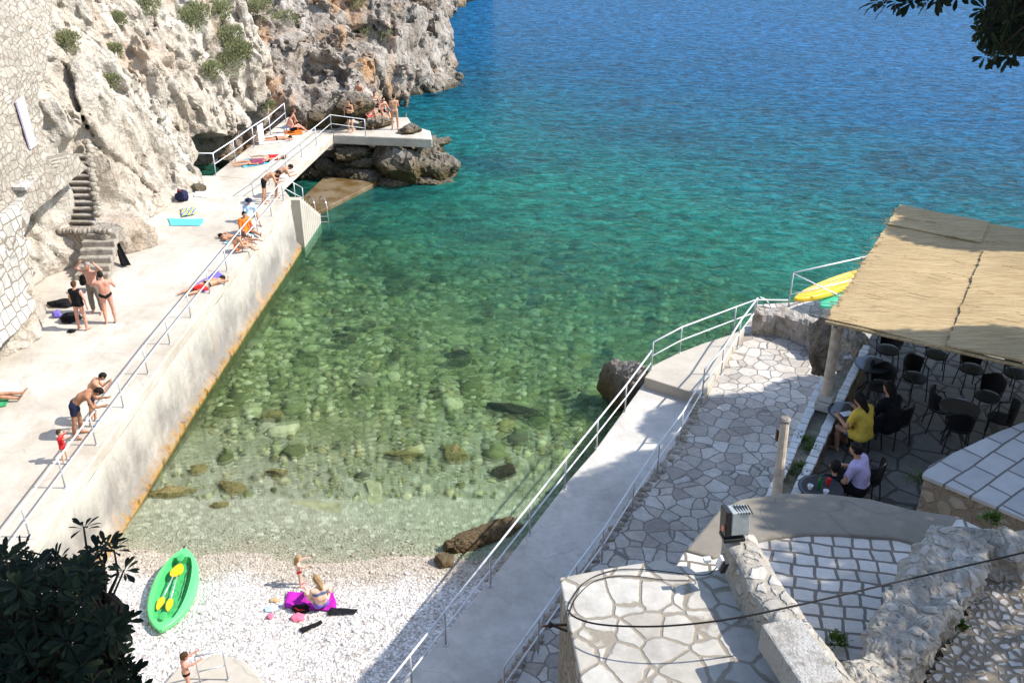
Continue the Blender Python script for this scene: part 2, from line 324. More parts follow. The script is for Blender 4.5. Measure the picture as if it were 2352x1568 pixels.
# ---------------- mesh helpers ----------------
class MB:
    def __init__(s): s.v = []; s.f = []
    def add(s, vs, fs):
        o = len(s.v); s.v += [tuple(v) for v in vs]; s.f += [tuple(i + o for i in f) for f in fs]; return s
    def box(s, c, d, rz=0, rx=0, ry=0):
        m = Matrix.Rotation(rz, 3, 'Z') @ Matrix.Rotation(ry, 3, 'Y') @ Matrix.Rotation(rx, 3, 'X'); c = Vector(c)
        vs = [c + m @ Vector((x * d[0] / 2, y * d[1] / 2, z * d[2] / 2)) for x in (-1, 1) for y in (-1, 1) for z in (-1, 1)]
        return s.add(vs, [(0, 1, 3, 2), (4, 6, 7, 5), (0, 4, 5, 1), (2, 3, 7, 6), (0, 2, 6, 4), (1, 5, 7, 3)])
    def tube(s, pts, r, n=8, r2=None, cap=True, flat=1):
        pts = [Vector(p) for p in pts]; k = len(pts); vs = []; up = None
        for i, p in enumerate(pts):
            t = (pts[min(i + 1, k - 1)] - pts[max(i - 1, 0)]).normalized()
            if up is None: up = Vector((0, 0, 1)) if abs(t.z) < .9 else Vector((1, 0, 0))
            a = t.cross(up).normalized(); b = a.cross(t).normalized(); up = b
            rr = r[i] if isinstance(r, (list, tuple)) else (r if r2 is None else r + (r2 - r) * i / max(1, k - 1))
            for j in range(n):
                q = 2 * math.pi * j / n; vs.append(p + a * math.cos(q) * rr + b * math.sin(q) * rr * flat)
        fs = [(i * n + j, i * n + (j + 1) % n, (i + 1) * n + (j + 1) % n, (i + 1) * n + j) for i in range(k - 1) for j in range(n)]
        if cap: fs += [tuple(range(n))[::-1], tuple((k - 1) * n + j for j in range(n))]
        return s.add(vs, fs)
    def lathe(s, c, prof, n=20, sx=1, sy=1):
        c = Vector(c); vs = []; k = len(prof)
        for r, z in prof:
            for j in range(n):
                q = 2 * math.pi * j / n; vs.append(c + Vector((r * math.cos(q) * sx, r * math.sin(q) * sy, z)))
        fs = [(i * n + j, i * n + (j + 1) % n, (i + 1) * n + (j + 1) % n, (i + 1) * n + j) for i in range(k - 1) for j in range(n)]
        fs += [tuple(range(n))[::-1], tuple((k - 1) * n + j for j in range(n))]
        return s.add(vs, fs)
    def prism(s, poly, z0, z1):
        n = len(poly); A = 0
        for i in range(n): A += poly[i][0] * poly[(i + 1) % n][1] - poly[(i + 1) % n][0] * poly[i][1]
        if A < 0: poly = poly[::-1]
        zt = z1 if callable(z1) else (lambda x, y: z1)
        vs = [(p[0], p[1], z0) for p in poly] + [(p[0], p[1], zt(p[0], p[1])) for p in poly]
        fs = [tuple(range(n))[::-1], tuple(range(n, 2 * n))] + [(i, (i + 1) % n, n + (i + 1) % n, n + i) for i in range(n)]
        return s.add(vs, fs)
    def blob(s, c, d, sub=2, amp=.15, sc=2.0, seed=0, flat=None):
        vs, fs = ico(sub); c = Vector(c); off = Vector((seed * 7.3, seed * 3.1, seed * 1.7)); out = []
        for v in vs:
            k = 1 + amp * noise.noise(v * sc + off); out.append(c + Vector((v.x * d[0] * k, v.y * d[1] * k, v.z * d[2] * k)))
        return s.add(out, fs)
    def make(s, name, mat, parent=None, smooth=False, bevel=0, loc=None, sharp=None):
        me = bpy.data.meshes.new(name); me.from_pydata(s.v, [], s.f); me.update()
        ms = mat if isinstance(mat, list) else [mat]
        for m in ms: me.materials.append(M[m] if isinstance(m, str) else m)
        o = bpy.data.objects.new(name, me); C.objects.link(o)
        if smooth: me.polygons.foreach_set('use_smooth', [True] * len(me.polygons))
        if bevel:
            b = o.modifiers.new('bevel', 'BEVEL'); b.width = bevel; b.segments = 2; b.limit_method = 'ANGLE'
        if parent: o.parent = parent
        if loc: o.location = loc
        return o
_ico = {}
def ico(sub):
    if sub not in _ico:
        bm = bmesh.new(); bmesh.ops.create_icosphere(bm, subdivisions=sub, radius=1)
        _ico[sub] = ([v.co.copy() for v in bm.verts], [tuple(v.index for v in f.verts) for f in bm.faces]); bm.free()
    return _ico[sub]
def tag(o, label=None, cat=None, group=None, kind=None):
    if label: o['label'] = label
    if cat: o['category'] = cat
    if group: o['group'] = group
    if kind: o['kind'] = kind
    return o
def struct(o): o['kind'] = 'structure'; return o
def empty(name, loc, rz=0, label=None, cat=None, group=None):
    o = bpy.data.objects.new(name, None); C.objects.link(o); o.location = loc; o.rotation_euler = (0, 0, rz); o.empty_display_size = .2
    return tag(o, label, cat, group)
def fbm(p, o=4): return noise.fractal(p, 1.0, 2.1, o)

def interp(pts, y):
    if y <= pts[0][0]: return pts[0][1]
    for (a, b), (c, d) in zip(pts, pts[1:]):
        if y <= c: return b + (d - b) * (y - a) / (c - a)
    return pts[-1][1]
def smooth(a, b, x):
    t = min(1, max(0, (x - a) / (b - a))); return t * t * (3 - 2 * t)

# ---------------- ground: beach, seabed, water, hillside ----------------
def shore(x): return 19.6 + .25 * math.sin(x * .5) + .03 * x + .15 * math.sin(x * 1.7)
def gz(x, y):
    s = shore(x) - y
    if s > 0: return .075 * s + .02 * fbm(Vector((x * .6, y * .6, 0)))
    d = -s
    return -.055 * d - .0016 * d * d if d < 60 else -9.1
mb = MB(); nx, ny = 150, 90; x0, x1, y0, y1 = -12.5, 9, 11, 22
vs = [(x0 + (x1 - x0) * i / nx, y0 + (y1 - y0) * j / ny) for j in range(ny + 1) for i in range(nx + 1)]
mb.add([(x, y, gz(x, y)) for x, y in vs], [(j * (nx + 1) + i, j * (nx + 1) + i + 1, (j + 1) * (nx + 1) + i + 1, (j + 1) * (nx + 1) + i) for j in range(ny) for i in range(nx)])
struct(mb.make('beach', 'beach', smooth=True))
mb = MB(); xs = list(np.linspace(-40, 40, 161)) + [60, 120, 400, 1500]; xs = [-1500, -400, -120, -60] + xs
ys = list(np.linspace(22, 90, 137)) + [120, 200, 600, 2500]
def bz(x, y):
    z = gz(x, y)
    if y > 22.01: z += min(1, (y - 22) / 6) * .16 * fbm(Vector((x * .35, y * .35, 3)), 5)
    return z
nx, ny = len(xs), len(ys)
mb.add([(x, y, bz(x, y)) for y in ys for x in xs], [(j * nx + i, j * nx + i + 1, (j + 1) * nx + i + 1, (j + 1) * nx + i) for j in range(ny - 1) for i in range(nx - 1)])
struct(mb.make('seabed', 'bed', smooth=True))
# a far-reaching ground sheet under everything behind and beside the bay
mb = MB().add([(-1500, -1500, -9.5), (1500, -1500, -9.5), (1500, 23, -9.5), (-1500, 23, -9.5)], [(0, 1, 2, 3)])
struct(mb.make('ground', 'soil'))
mb = MB().add([(-2500, 17, 0), (2500, 17, 0), (2500, 2500, 0), (-2500, 2500, 0)], [(0, 1, 2, 3)])
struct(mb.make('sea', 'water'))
# cobbles on the seabed
mb = MB(); rs = random.Random(3); ivs, ifs = ico(1); ivs2, ifs2 = ico(2)
for k in range(6200):
    y = 22.0 + 34 * rs.random() ** 1.15; x = rs.uniform(-11, 5 + (y - 20) * .8)
    if x > 4.2 and y < 30: continue
    r = rs.uniform(.06, .15) * (1 + (y - 20) * .03) * (2.0 if rs.random() < .08 else 1)
    if y < 24: r *= .6
    if noise.noise(Vector((x * .3, y * .3, 8))) < -.18: continue
    sx, sy, sz = r * rs.uniform(.8, 1.5), r * rs.uniform(.8, 1.3), r * rs.uniform(.25, .55)
    a = rs.uniform(0, 6.28); ca, sa = math.cos(a), math.sin(a); z = bz(x, y); o = Vector((k * 1.3, k * .7, 0))
    V, F = (ivs2, ifs2) if r > .3 else (ivs, ifs)
    out = []
    for v in V:
        q = 1 + .7 * noise.noise(v * 1.5 + o); u, w_ = v.x * sx * q, v.y * sy * q
        out.append((x + u * ca - w_ * sa, y + u * sa + w_ * ca, min(z + v.z * sz * q + sz * .2, -.05)))
    mb.add(out, F)
tag(mb.make('seabed_cobbles', 'bedrocks', smooth=True), 'green and olive cobbles covering the shallow seabed', 'cobbles', None, 'stuff')

# hillside under the viewpoint (below the frame)
mb = MB(); nx, ny = 80, 40
def hz(x, y): return max(.2, 14.3 - max(0, y - 1.2) * 1.42) + .25 * fbm(Vector((x * .4, y * .4, 1)))
pts = [(-40 + 80 * i / nx, -25 + 35.5 * j / ny) for j in range(ny + 1) for i in range(nx + 1)]
mb.add([(x, y, min(hz(x, y), 15.2 - 1.2 * max(0, y))) for x, y in pts], [(j * (nx + 1) + i, j * (nx + 1) + i + 1, (j + 1) * (nx + 1) + i + 1, (j + 1) * (nx + 1) + i) for j in range(ny) for i in range(nx)])
struct(mb.make('hillside', 'soil', smooth=True))

# ---------------- promenade (quay) ----------------
EDGE = [(9, -10.65), (17.2, -10.55), (22.5, -10.38), (26.1, -10.25), (31.7, -9.9), (33.6, -9.78), (37.3, -9.5), (39.4, -9.38)]
def ex(y): return interp(EDGE, y)
mb = MB(); ys = [9 + i * 1.0 for i in range(31)] + [39.5]
poly = [(ex(y), y) for y in ys] + [(-9.75, 40.3), (-10.15, 41.0), (-10.15, 41.5), (-13.5, 42.4), (-19, 42.4), (-19, 9)]
mb.prism(poly, 2.05, 2.4)
struct(mb.make('promenade', 'quay', bevel=.04))
# battered sea wall below it
mb = MB(); yy = [9 + .5 * i for i in range(62)] + [39.8, 40.2, 40.6]
lv = [-.9, -.1, .12, .3, .8, 1.4, 2.046]
def wx(y, z):
    e = ex(y) if y < 39.4 else -9.38 - (y - 39.4) * (y - 39.4) * .5
    return e - .03 + (.10 * (2.05 - z) / 2.0) + (.16 if z < .25 else 0) + .035 * fbm(Vector((0, y * .8, z * .8)))
n = len(lv)
mb.add([(wx(y, z), y, z) for y in yy for z in lv], [(i * n + j, (i + 1) * n + j, (i + 1) * n + j + 1, i * n + j + 1) for i in range(len(yy) - 1) for j in range(n - 1)])
a = len(mb.v)
mb.add([(-11.4, 9, -.9), (-11.4, 40.6, -.9), (-11.4, 40.6, 2.046), (-11.4, 9, 2.046)], [(0, 3, 2, 1)])
mb.add([(wx(40.6, z), 40.6, z) for z in lv] + [(-11.4, 40.6, z) for z in lv], [(j, n + j, n + j + 1, j + 1) for j in range(n - 1)])
tag(mb.make('quay_wall', 'wall', smooth=True), 'long whitewashed sea wall under the promenade with rusty ochre waterline', 'wall')
# steps at the end of the wall
mb = MB()
for i in range(10):
    t = i / 10; y = 39.75 + 3.0 * t; z = 2.2 - 1.95 * t
    mb.prism([(-10.0, y), (-9.05 + .02 * i, y), (-9.05 + .02 * i, y + .36), (-10.0, y + .36)], -.5, z)
tag(mb.make('concrete_steps', 'slab', bevel=.02), 'narrow worn steps dropping from the promenade end to the low landing', 'steps')
mb = MB()
mb.prism([P(702, 500, .2)[:2], P(866, 418, .2)[:2], P(746, 404, .2)[:2], P(676, 470, .2)[:2]], -.8, .2)
g = G('algae_slab'); c = g.mix(g.ramp(g.noise(.9, 5, .7), [(.4, 0.0), (.6, 1.0)]), (.12, .07, .022), (.21, .16, .10))
M['algae'] = g.done(c, .45, g.bump(g.noise(6, 4), .5, .03), .4)
tag(mb.make('landing_slab', 'algae', bevel=.05), 'brown algae covered concrete landing just above the sea', 'landing')
# bridge and platform
BR = [(-13.5, 42.4), (-10.15, 41.5), (-9.1, 48.9), (-9.1, 52.2), (-12.1, 52.2)]
mb = MB().prism([(-13.48, 42.404), (-10.154, 41.504), (-9.1, 48.85), (-9.1, 52.2), (-12.1, 52.2)], 1.95, 2.4)
tag(mb.make('concrete_bridge', 'quay', bevel=.05), 'concrete footbridge deck joining the promenade to the rock platform', 'bridge')
mb = MB().prism([(-9.096, 48.85), (-4.0, 48.1), (-4.2, 49.6), (-5.2, 50.6), (-5.6, 52.2), (-9.096, 52.2)], 1.93, 2.4)
tag(mb.make('bathing_platform', 'quay', bevel=.05), 'concrete bathing platform slab on boulders at the rocky point', 'platform')

# ---------------- cliff ----------------
BASE = [(8, -15.6), (25, -15.2), (26.9, -14.6), (28.5, -15.3), (30, -16.0), (33, -16.2), (34.2, -14.9), (36, -14.35), (37.7, -14.2), (39.8, -13.8), (42.3, -14.0), (45, -14.1), (51, -13.0), (56, -13.5), (70, -14)]

# numpy 3D noise for volumetric rock
def _hash(i, j, k, s):
    h = (i.astype(np.int64) * 374761393 + j.astype(np.int64) * 668265263 + k.astype(np.int64) * 2147483647 + s * 1274126177) & 0x7fffffff
    h = ((h ^ (h >> 13)) * 1274126177) & 0x7fffffff
    h = ((h ^ (h >> 16)) * 668265263) & 0x7fffffff
    return ((h ^ (h >> 11)) & 0xffffff).astype(np.float32) / 0xffffff
def vnoise(X, s=0):
    I = np.floor(X).astype(np.int64); f = (X - I).astype(np.float32); f = f * f * (3 - 2 * f); r = 0
    for a in (0, 1):
        for b_ in (0, 1):
            for c in (0, 1):
                w_ = (f[..., 0] if a else 1 - f[..., 0]) * (f[..., 1] if b_ else 1 - f[..., 1]) * (f[..., 2] if c else 1 - f[..., 2])
                r = r + w_ * _hash(I[..., 0] + a, I[..., 1] + b_, I[..., 2] + c, s)
    return r * 2 - 1
def vfbm(X, o=4, s=0):
    r = 0; a = 1.0
    for k in range(o): r = r + a * vnoise(X, s + k); X = X * 2.03 + 5.1; a *= .5
    return r
def vcell(X, s=0):
    """faceted blocks: each Voronoi cell carries its own height and its own tilt"""
    I = np.floor(X).astype(np.int64); f = (X - I).astype(np.float32); d1 = np.full(X.shape[:-1], 9., np.float32); d2 = d1.copy(); v = np.zeros_like(d1)
    for a in (-1, 0, 1):
        for b_ in (-1, 0, 1):
            for c in (-1, 0, 1):
                i, j, k = I[..., 0] + a, I[..., 1] + b_, I[..., 2] + c
                ox, oy, oz = a + _hash(i, j, k, s) - f[..., 0], b_ + _hash(i, j, k, s + 11) - f[..., 1], c + _hash(i, j, k, s + 23) - f[..., 2]
                d = np.sqrt(ox * ox + oy * oy + oz * oz)
                val = (_hash(i, j, k, s + 31) - .5) + 1.1 * ((_hash(i, j, k, s + 37) - .5) * ox + (_hash(i, j, k, s + 41) - .5) * oy + (_hash(i, j, k, s + 43) - .5) * oz)
                n_ = d < d1; d2 = np.minimum(d2, np.maximum(d, d1)); v = np.where(n_, val, v); d1 = np.minimum(d1, d)
    return v, d2 - d1
def sm(a, b_, x):
    t = np.clip((x - a) / (b_ - a), 0, 1); return t * t * (3 - 2 * t)
def volume(lo, hi, h, base, disp, band):
    """mesh of base(x,y,z) - disp; noise is evaluated only near the surface"""
    ax = [np.arange(lo[i], hi[i], h) for i in range(3)]
    X = np.stack(np.meshgrid(*ax, indexing='ij'), -1).astype(np.float32)
    F = base(X); m = np.abs(F) < band; F[m] = F[m] - disp(X[m])
    return surfnet(F, np.array(lo, float), h)
def surfnet(F, org, h):
    S = F < 0; nx, ny, nz = F.shape
    cnt = np.zeros((nx - 1, ny - 1, nz - 1), np.int8); cor = [(i, j, k) for i in (0, 1) for j in (0, 1) for k in (0, 1)]
    sl = lambda A, c: A[c[0]:nx - 1 + c[0], c[1]:ny - 1 + c[1], c[2]:nz - 1 + c[2]]
    for c in cor: cnt += sl(S, c)
    act = (cnt > 0) & (cnt < 8); idx = -np.ones(cnt.shape, int); idx[act] = np.arange(act.sum())
    acc = np.zeros((act.sum(), 3)); n = np.zeros(act.sum())
    vals = {c: sl(F, c)[act] for c in cor}
    for a in cor:
        for ax in range(3):
            if a[ax]: continue
            b = list(a); b[ax] = 1; b = tuple(b); fa, fb = vals[a], vals[b]; m = (fa < 0) != (fb < 0)
            t = np.where(m, fa / np.where(np.abs(fa - fb) < 1e-9, 1, fa - fb), 0)
            p = np.tile(np.array(a, float), (len(t), 1)); p[:, ax] += t
            acc += p * m[:, None]; n += m
    V = (acc / np.maximum(n, 1)[:, None] + np.argwhere(act)) * h + org
    fs = []
    for ax in range(3):
        o1, o2 = [(1, 2), (2, 0), (0, 1)][ax]
        s0 = [slice(0, None)] * 3; s1 = [slice(0, None)] * 3
        s0[ax] = slice(0, -1); s1[ax] = slice(1, None)
        A, Bm = S[tuple(s0)], S[tuple(s1)]; ch = np.argwhere(A != Bm)
        ch = ch[(ch[:, o1] > 0) & (ch[:, o2] > 0) & (ch[:, o1] < F.shape[o1] - 1) & (ch[:, o2] < F.shape[o2] - 1)]
        fl = A[tuple(ch.T)]
        def g_(d1, d2):
            q = ch.copy(); q[:, o1] -= d1; q[:, o2] -= d2; return idx[tuple(q.T)]
        a, b, c, d = g_(1, 1), g_(0, 1), g_(0, 0), g_(1, 0)
        fq = np.stack([a, b, c, d], 1); fq[~fl] = fq[~fl][:, ::-1]; fs.append(fq)
    return V, np.concatenate(fs)
def volobj(name, mat, V, Q, smooth_=True):
    me = bpy.data.meshes.new(name); me.from_pydata(V.tolist(), [], Q.tolist()); me.update(); me.materials.append(M[mat])
    me.polygons.foreach_set('use_smooth', [smooth_] * len(me.polygons))
    o = bpy.data.objects.new(name, me); C.objects.link(o); return o, BVHTree.FromPolygons(V.tolist(), Q.tolist())
by = np.array([p[0] for p in BASE]); bx = np.array([p[1] for p in BASE])
def cl_base(X):
    x, y, z = X[..., 0], X[..., 1], X[..., 2]; b = np.interp(y, by, bx); hh = z - 2.4
    slope = .26 + .12 * np.sin(y * .35)
    sx = b - np.maximum(0, hh) * slope - np.maximum(0, hh - 5) * .25 - np.where(hh < 0, .15, 0)
    cave = sm(41.6, 43, y) * (1 - sm(50.5, 52.5, y))
    sx = sx - cave * 6.8 * (1 - sm(2.75, 3.15, z + .4 * np.sin(y * 1.7) * np.cos(y * .9)))
    sx = sx + 1.7 * np.exp(-((y - 33.6) / 1.2) ** 2) * sm(-.7, .7, 3.7 - z)
    rec = sm(32.2, 32.7, y) * (1 - sm(35.2, 35.8, y)) * sm(3.3, 3.7, z) * (1 - sm(6.1, 6.7, z))
    sx = sx * (1 - rec) + np.minimum(sx, -16.15) * rec
    sx = sx - 1.1 * np.exp(-((y - 30.3) / 1.1) ** 2 - ((z - 4.0) / .5) ** 2)
    # big diagonal ribs and gullies
    q = y + z * .55
    sx = sx + .24 * np.sin(q * .9 + 1) + .14 * np.sin(q * 2.1 + .4 * z)
    return ((x - sx) * .93).astype(np.float32)
def cl_disp(X):
    Y = X.copy(); Y[:, 1] = X[:, 1] + X[:, 2] * .45; Y[:, 2] = X[:, 2] * .42
    W = Y + .35 * np.stack([vnoise(Y * .9, 3), vnoise(Y * .9, 4), vnoise(Y * .9, 5)], -1)
    d = .30 * vfbm(Y * .45, 3, 1)
    rough = sm(36, 50, X[:, 1]); am = .45 + .9 * sm(-.3, .4, vnoise(Y * .35, 31))
    v, e_ = vcell(W * .55, 7); d += .52 * v - .09 * (1 - sm(0, .09, e_))
    v, e_ = vcell(W * 1.4, 9); d += am * (.36 * v - .09 * (1 - sm(0, .12, e_)))
    v, e_ = vcell(W * 3.4, 15); d += am * .15 * v
    d += (.10 + .16 * rough) * vfbm(X * np.array([2.6, 2.6, 1.7], np.float32), 4, 21) - .22 * sm(.42, .75, vfbm(X * np.array([1.1, 1.1, .7], np.float32), 3, 41))
    hh = np.abs(X[:, 2] - 2.4)
    st_ = sm(31.9, 32.4, X[:, 1]) * (1 - sm(35.4, 36, X[:, 1])) * sm(3.2, 3.6, X[:, 2]) * (1 - sm(6.2, 6.9, X[:, 2]))
    return (d * (.3 + .7 * np.clip(hh / .9, 0, 1)) * (1 - .8 * st_)).astype(np.float32)
V, Q = volume((-24, 21, -.8), (-10.9, 58, 14.5), .115, cl_base, cl_disp, 2.0)
V2, Q2 = volume((-24, 9, 1.6), (-12, 21.4, 14.5), .25, cl_base, cl_disp, 2.0)
Q = np.concatenate([Q, Q2 + len(V)]); V = np.concatenate([V, V2])
cliff, bv_c = volobj('cliff', 'cliff', V, Q, False); struct(cliff)
# headland beyond the platform
HP = [(-30, 51), (-13.2, 51.6), (-11.4, 52.3), (-8.5, 52.0), (-6.9, 51.9), (-6.2, 51.6), (-6.1, 52.6), (-6.5, 54), (-6.9, 56.5), (-7.6, 59), (-8.1, 62), (-7.0, 65), (-5.3, 67.5), (-4.3, 70.5), (-3.9, 74), (-4.6, 78), (-7.0, 81), (-7.8, 86.5), (-7.0, 92), (-6.9, 96), (-4.6, 103), (-3.0, 110), (-6, 130), (-60, 130), (-60, 51)]
A_ = np.array(HP, np.float32); B_2 = np.roll(A_, -1, 0)
def hd_base(X):
    p = X[:, :, 0, :2]; d = np.full(p.shape[:2], 1e9, np.float32); ins = np.zeros(p.shape[:2], bool)
    for a, b_ in zip(A_, B_2):
        ab = b_ - a; t = np.clip(((p - a) @ ab) / (ab @ ab), 0, 1); d = np.minimum(d, np.linalg.norm(p - a - t[..., None] * ab, axis=-1))
        if a[1] != b_[1]: ins ^= ((a[1] > p[..., 1]) != (b_[1] > p[..., 1])) & (p[..., 0] < (b_[0] - a[0]) * (p[..., 1] - a[1]) / (b_[1] - a[1]) + a[0])
    d = np.where(ins, d, -d)[:, :, None]; z = X[..., 2]; y = X[..., 1]
    up_ = 2.2 + 1.9 * sm(61, 68, y)
    top = np.where(d < .5, up_ * sm(-.2, .9, d), up_ + np.maximum(0, d - .5) * .72 + np.maximum(0, d - 6) * .5)
    top = top - .9 * (1 - sm(53.5, 56, y)) * sm(0, 1, d) * (1 - sm(2, 4, d))
    top = top - 2.2 * sm(-8.2, -6.6, X[..., 0]) * (1 - sm(54, 57, y))
    return np.maximum((z - top) * .72, -(d + .15 + .0 * z)).astype(np.float32)
def hd_disp(X):
    W = X + .4 * np.stack([vnoise(X * .8, 3), vnoise(X * .8, 4), vnoise(X * .8, 5)], -1)
    d = .55 * vfbm(X * .33, 3, 1)
    v, e_ = vcell(W * .42, 7); d += 1.5 * v - .4 * (1 - sm(0, .10, e_))
    v, e_ = vcell(W * .95, 9); d += .85 * v - .22 * (1 - sm(0, .12, e_))
    v, e_ = vcell(W * 2.1, 19); d += .38 * v - .10 * (1 - sm(0, .12, e_))
    v, e_ = vcell(W * 4.2, 29); d += .16 * v
    d += .2 * vfbm(X * 2.2, 3, 21) - .3 * sm(.35, .7, vfbm(X * .9, 3, 41))
    d = d * (1 - .75 * sm(-7.4, -6.0, X[:, 0]) * (1 - sm(55, 58.5, X[:, 1])))
    return d.astype(np.float32)
V, Q = volume((-24, 49.6, -1.6), (-2.2, 80, 8.2), .16, hd_base, hd_disp, 2.2)
V2, Q2 = volume((-26, 79.5, -1.6), (-1, 118, 9), .3, hd_base, hd_disp, 2.2)
Q = np.concatenate([Q, Q2 + len(V)]); V = np.concatenate([V, V2])
hl, bv_h = volobj('rocky_headland', 'head', V, Q, False); struct(hl)
def hit(px, py):
    d = ray(px, py).normalized(); o = Vector((0, 0, CZ)); best = None
    for b in (bv_c, bv_h):
        r = b.ray_cast(o, d)
        if r[0] is not None and (best is None or r[3] < best[3]): best = r
    return (best[0], best[1]) if best else (None, None)

# boulders
def boulder(name, c, d, rz=0, seed=0, mat='bould', label=None, cat='rock', group=None, sub=5, cuts=15, amp=.22):
    rs = random.Random(seed); V, F = ico(sub); off = Vector((seed * 3.3, seed * 1.9, seed * .7))
    pl = []
    for _ in range(cuts):
        n_ = Vector((rs.gauss(0, 1), rs.gauss(0, 1), rs.gauss(0, .8))).normalized(); pl.append((n_, rs.uniform(.5, .82)))
    N = np.array([tuple(v) for v in V], np.float32); p = N * (1 + amp * .5 * vfbm(N * 1.1 + seed * 1.37, 3, seed % 97))[:, None]
    for n_, k in pl:
        e = np.maximum(0, p @ np.array(n_, np.float32) - k); p = p - e[:, None] * np.array(n_, np.float32) * .95
    S_ = np.array(d, np.float32) / max(d); q = p * S_ * max(d, key=float) if False else p * np.array(d, np.float32)
    fr_ = 1.0 / max(.35, min(d)); dd = amp * .55 * vcell(q * 1.5 * fr_ + seed, 3)[0] + amp * .3 * vcell(q * 3.6 * fr_ + seed, 5)[0] + amp * .22 * vfbm(q * 3 * fr_, 4, 9)
    out = ((p + N * dd[:, None]) * np.array(d, np.float32)).tolist()
    o = MB().add(out, F).make(name, mat, smooth=False)
    o.location = c; o.rotation_euler = (0, 0, rz)
    return tag(o, label, cat, group)
GB = 'boulders around the bathing platform'
for i, (px, py, z, d, rz, lab) in enumerate([
    (935, 378, .9, (1.35, 1.3, 1.35), .2, 'large grey boulder under the middle of the platform front edge'),
    (880, 372, .8, (.8, 1.0, 1.2), .9, 'tall grey boulder left of the largest one below the platform'),
    (1012, 385, .55, (1.15, 1.1, 1.15), .1, 'outermost yellowish boulder at the tip of the point'),
    (978, 362, 1.0, (.9, .8, 1.1), .4, 'cracked boulder wedged under the right corner of the platform'),
    (800, 353, 1.35, (1.3, .7, .32), .1, 'flat topped ledge of rock right under the platform joint'),
    (826, 373, .85, (1.35, .7, .34), .15, 'dark flat ledge below the platform, second from the top'),
    (818, 393, .45, (1.1, .7, .3), .3, 'pale topped low slab between the ledges and the landing'),
    (806, 405, .15, (.9, .6, .35), .5, 'low rounded block beside the algae landing'),
    (845, 408, .2, (.9, .7, .35), .1, 'long low block at the seaward side of the landing'),
    (768, 392, .3, (.7, .7, .5), .3, 'small block at the inner side of the landing'),
    (905, 420, -.05, (1.4, .8, .5), .1, 'low wet rock at the waterline right of the landing'),
    (975, 418, -.05, (1.5, .9, .55), .1, 'broad wet ledge at the waterline under the outermost boulder'),
    (1030, 405, -.1, (.8, .8, .5), .1, 'wet rock at the foot of the outermost boulder'),
    (1066, 388, -.3, (.9, .6, .3), .4, 'dark submerged rock off the tip of the point'),
    (705, 398, .2, (.9, .9, .6), .4, 'brown rock in the dark gap under the footbridge'),
    (745, 385, .5, (.6, .7, .7), 1.4, 'shaded rock behind the landing under the footbridge'),
    (945, 338, .9, (2.4, 1.0, 1.0), .15, 'shaded rock mass filling the space beneath the platform slab')]):
    boulder('boulder', P(px, py, z), d, rz, 20 + i, 'bould', lab, 'rock', GB, amp=.3)
for i, (px, py, z, d, lab) in enumerate([
    (940, 300, 2.5, (.7, .6, .35), 'low rough rock at the seaward corner of the platform top'),
    (760, 262, 3.0, (1.4, 1.0, .8), 'squarish dark rock ledge behind the bathers, left of the seated group'),
    (810, 240, 3.6, (1.5, .8, .6), 'flat slab of rock behind the seated bathers'),
    (862, 283, 2.6, (1.3, .7, .45), 'rock used as a bench by the seated bathers'),
    (700, 278, 2.7, (.8, .9, 1.0), 'dark rock at the landward corner of the platform'),
    (826, 262, 3.0, (.7, .5, .5), 'rock seat under the highest seated bather')]):
    boulder('boulder', P(px, py, z), d, .2 * i, 50 + i, 'head', lab, 'rock', GB)
boulder('boulder', P(455, 432, 2.5), (.45, .3, .3), .2, 60, 'bould', 'small dark rock on the promenade at the cliff foot', 'rock')
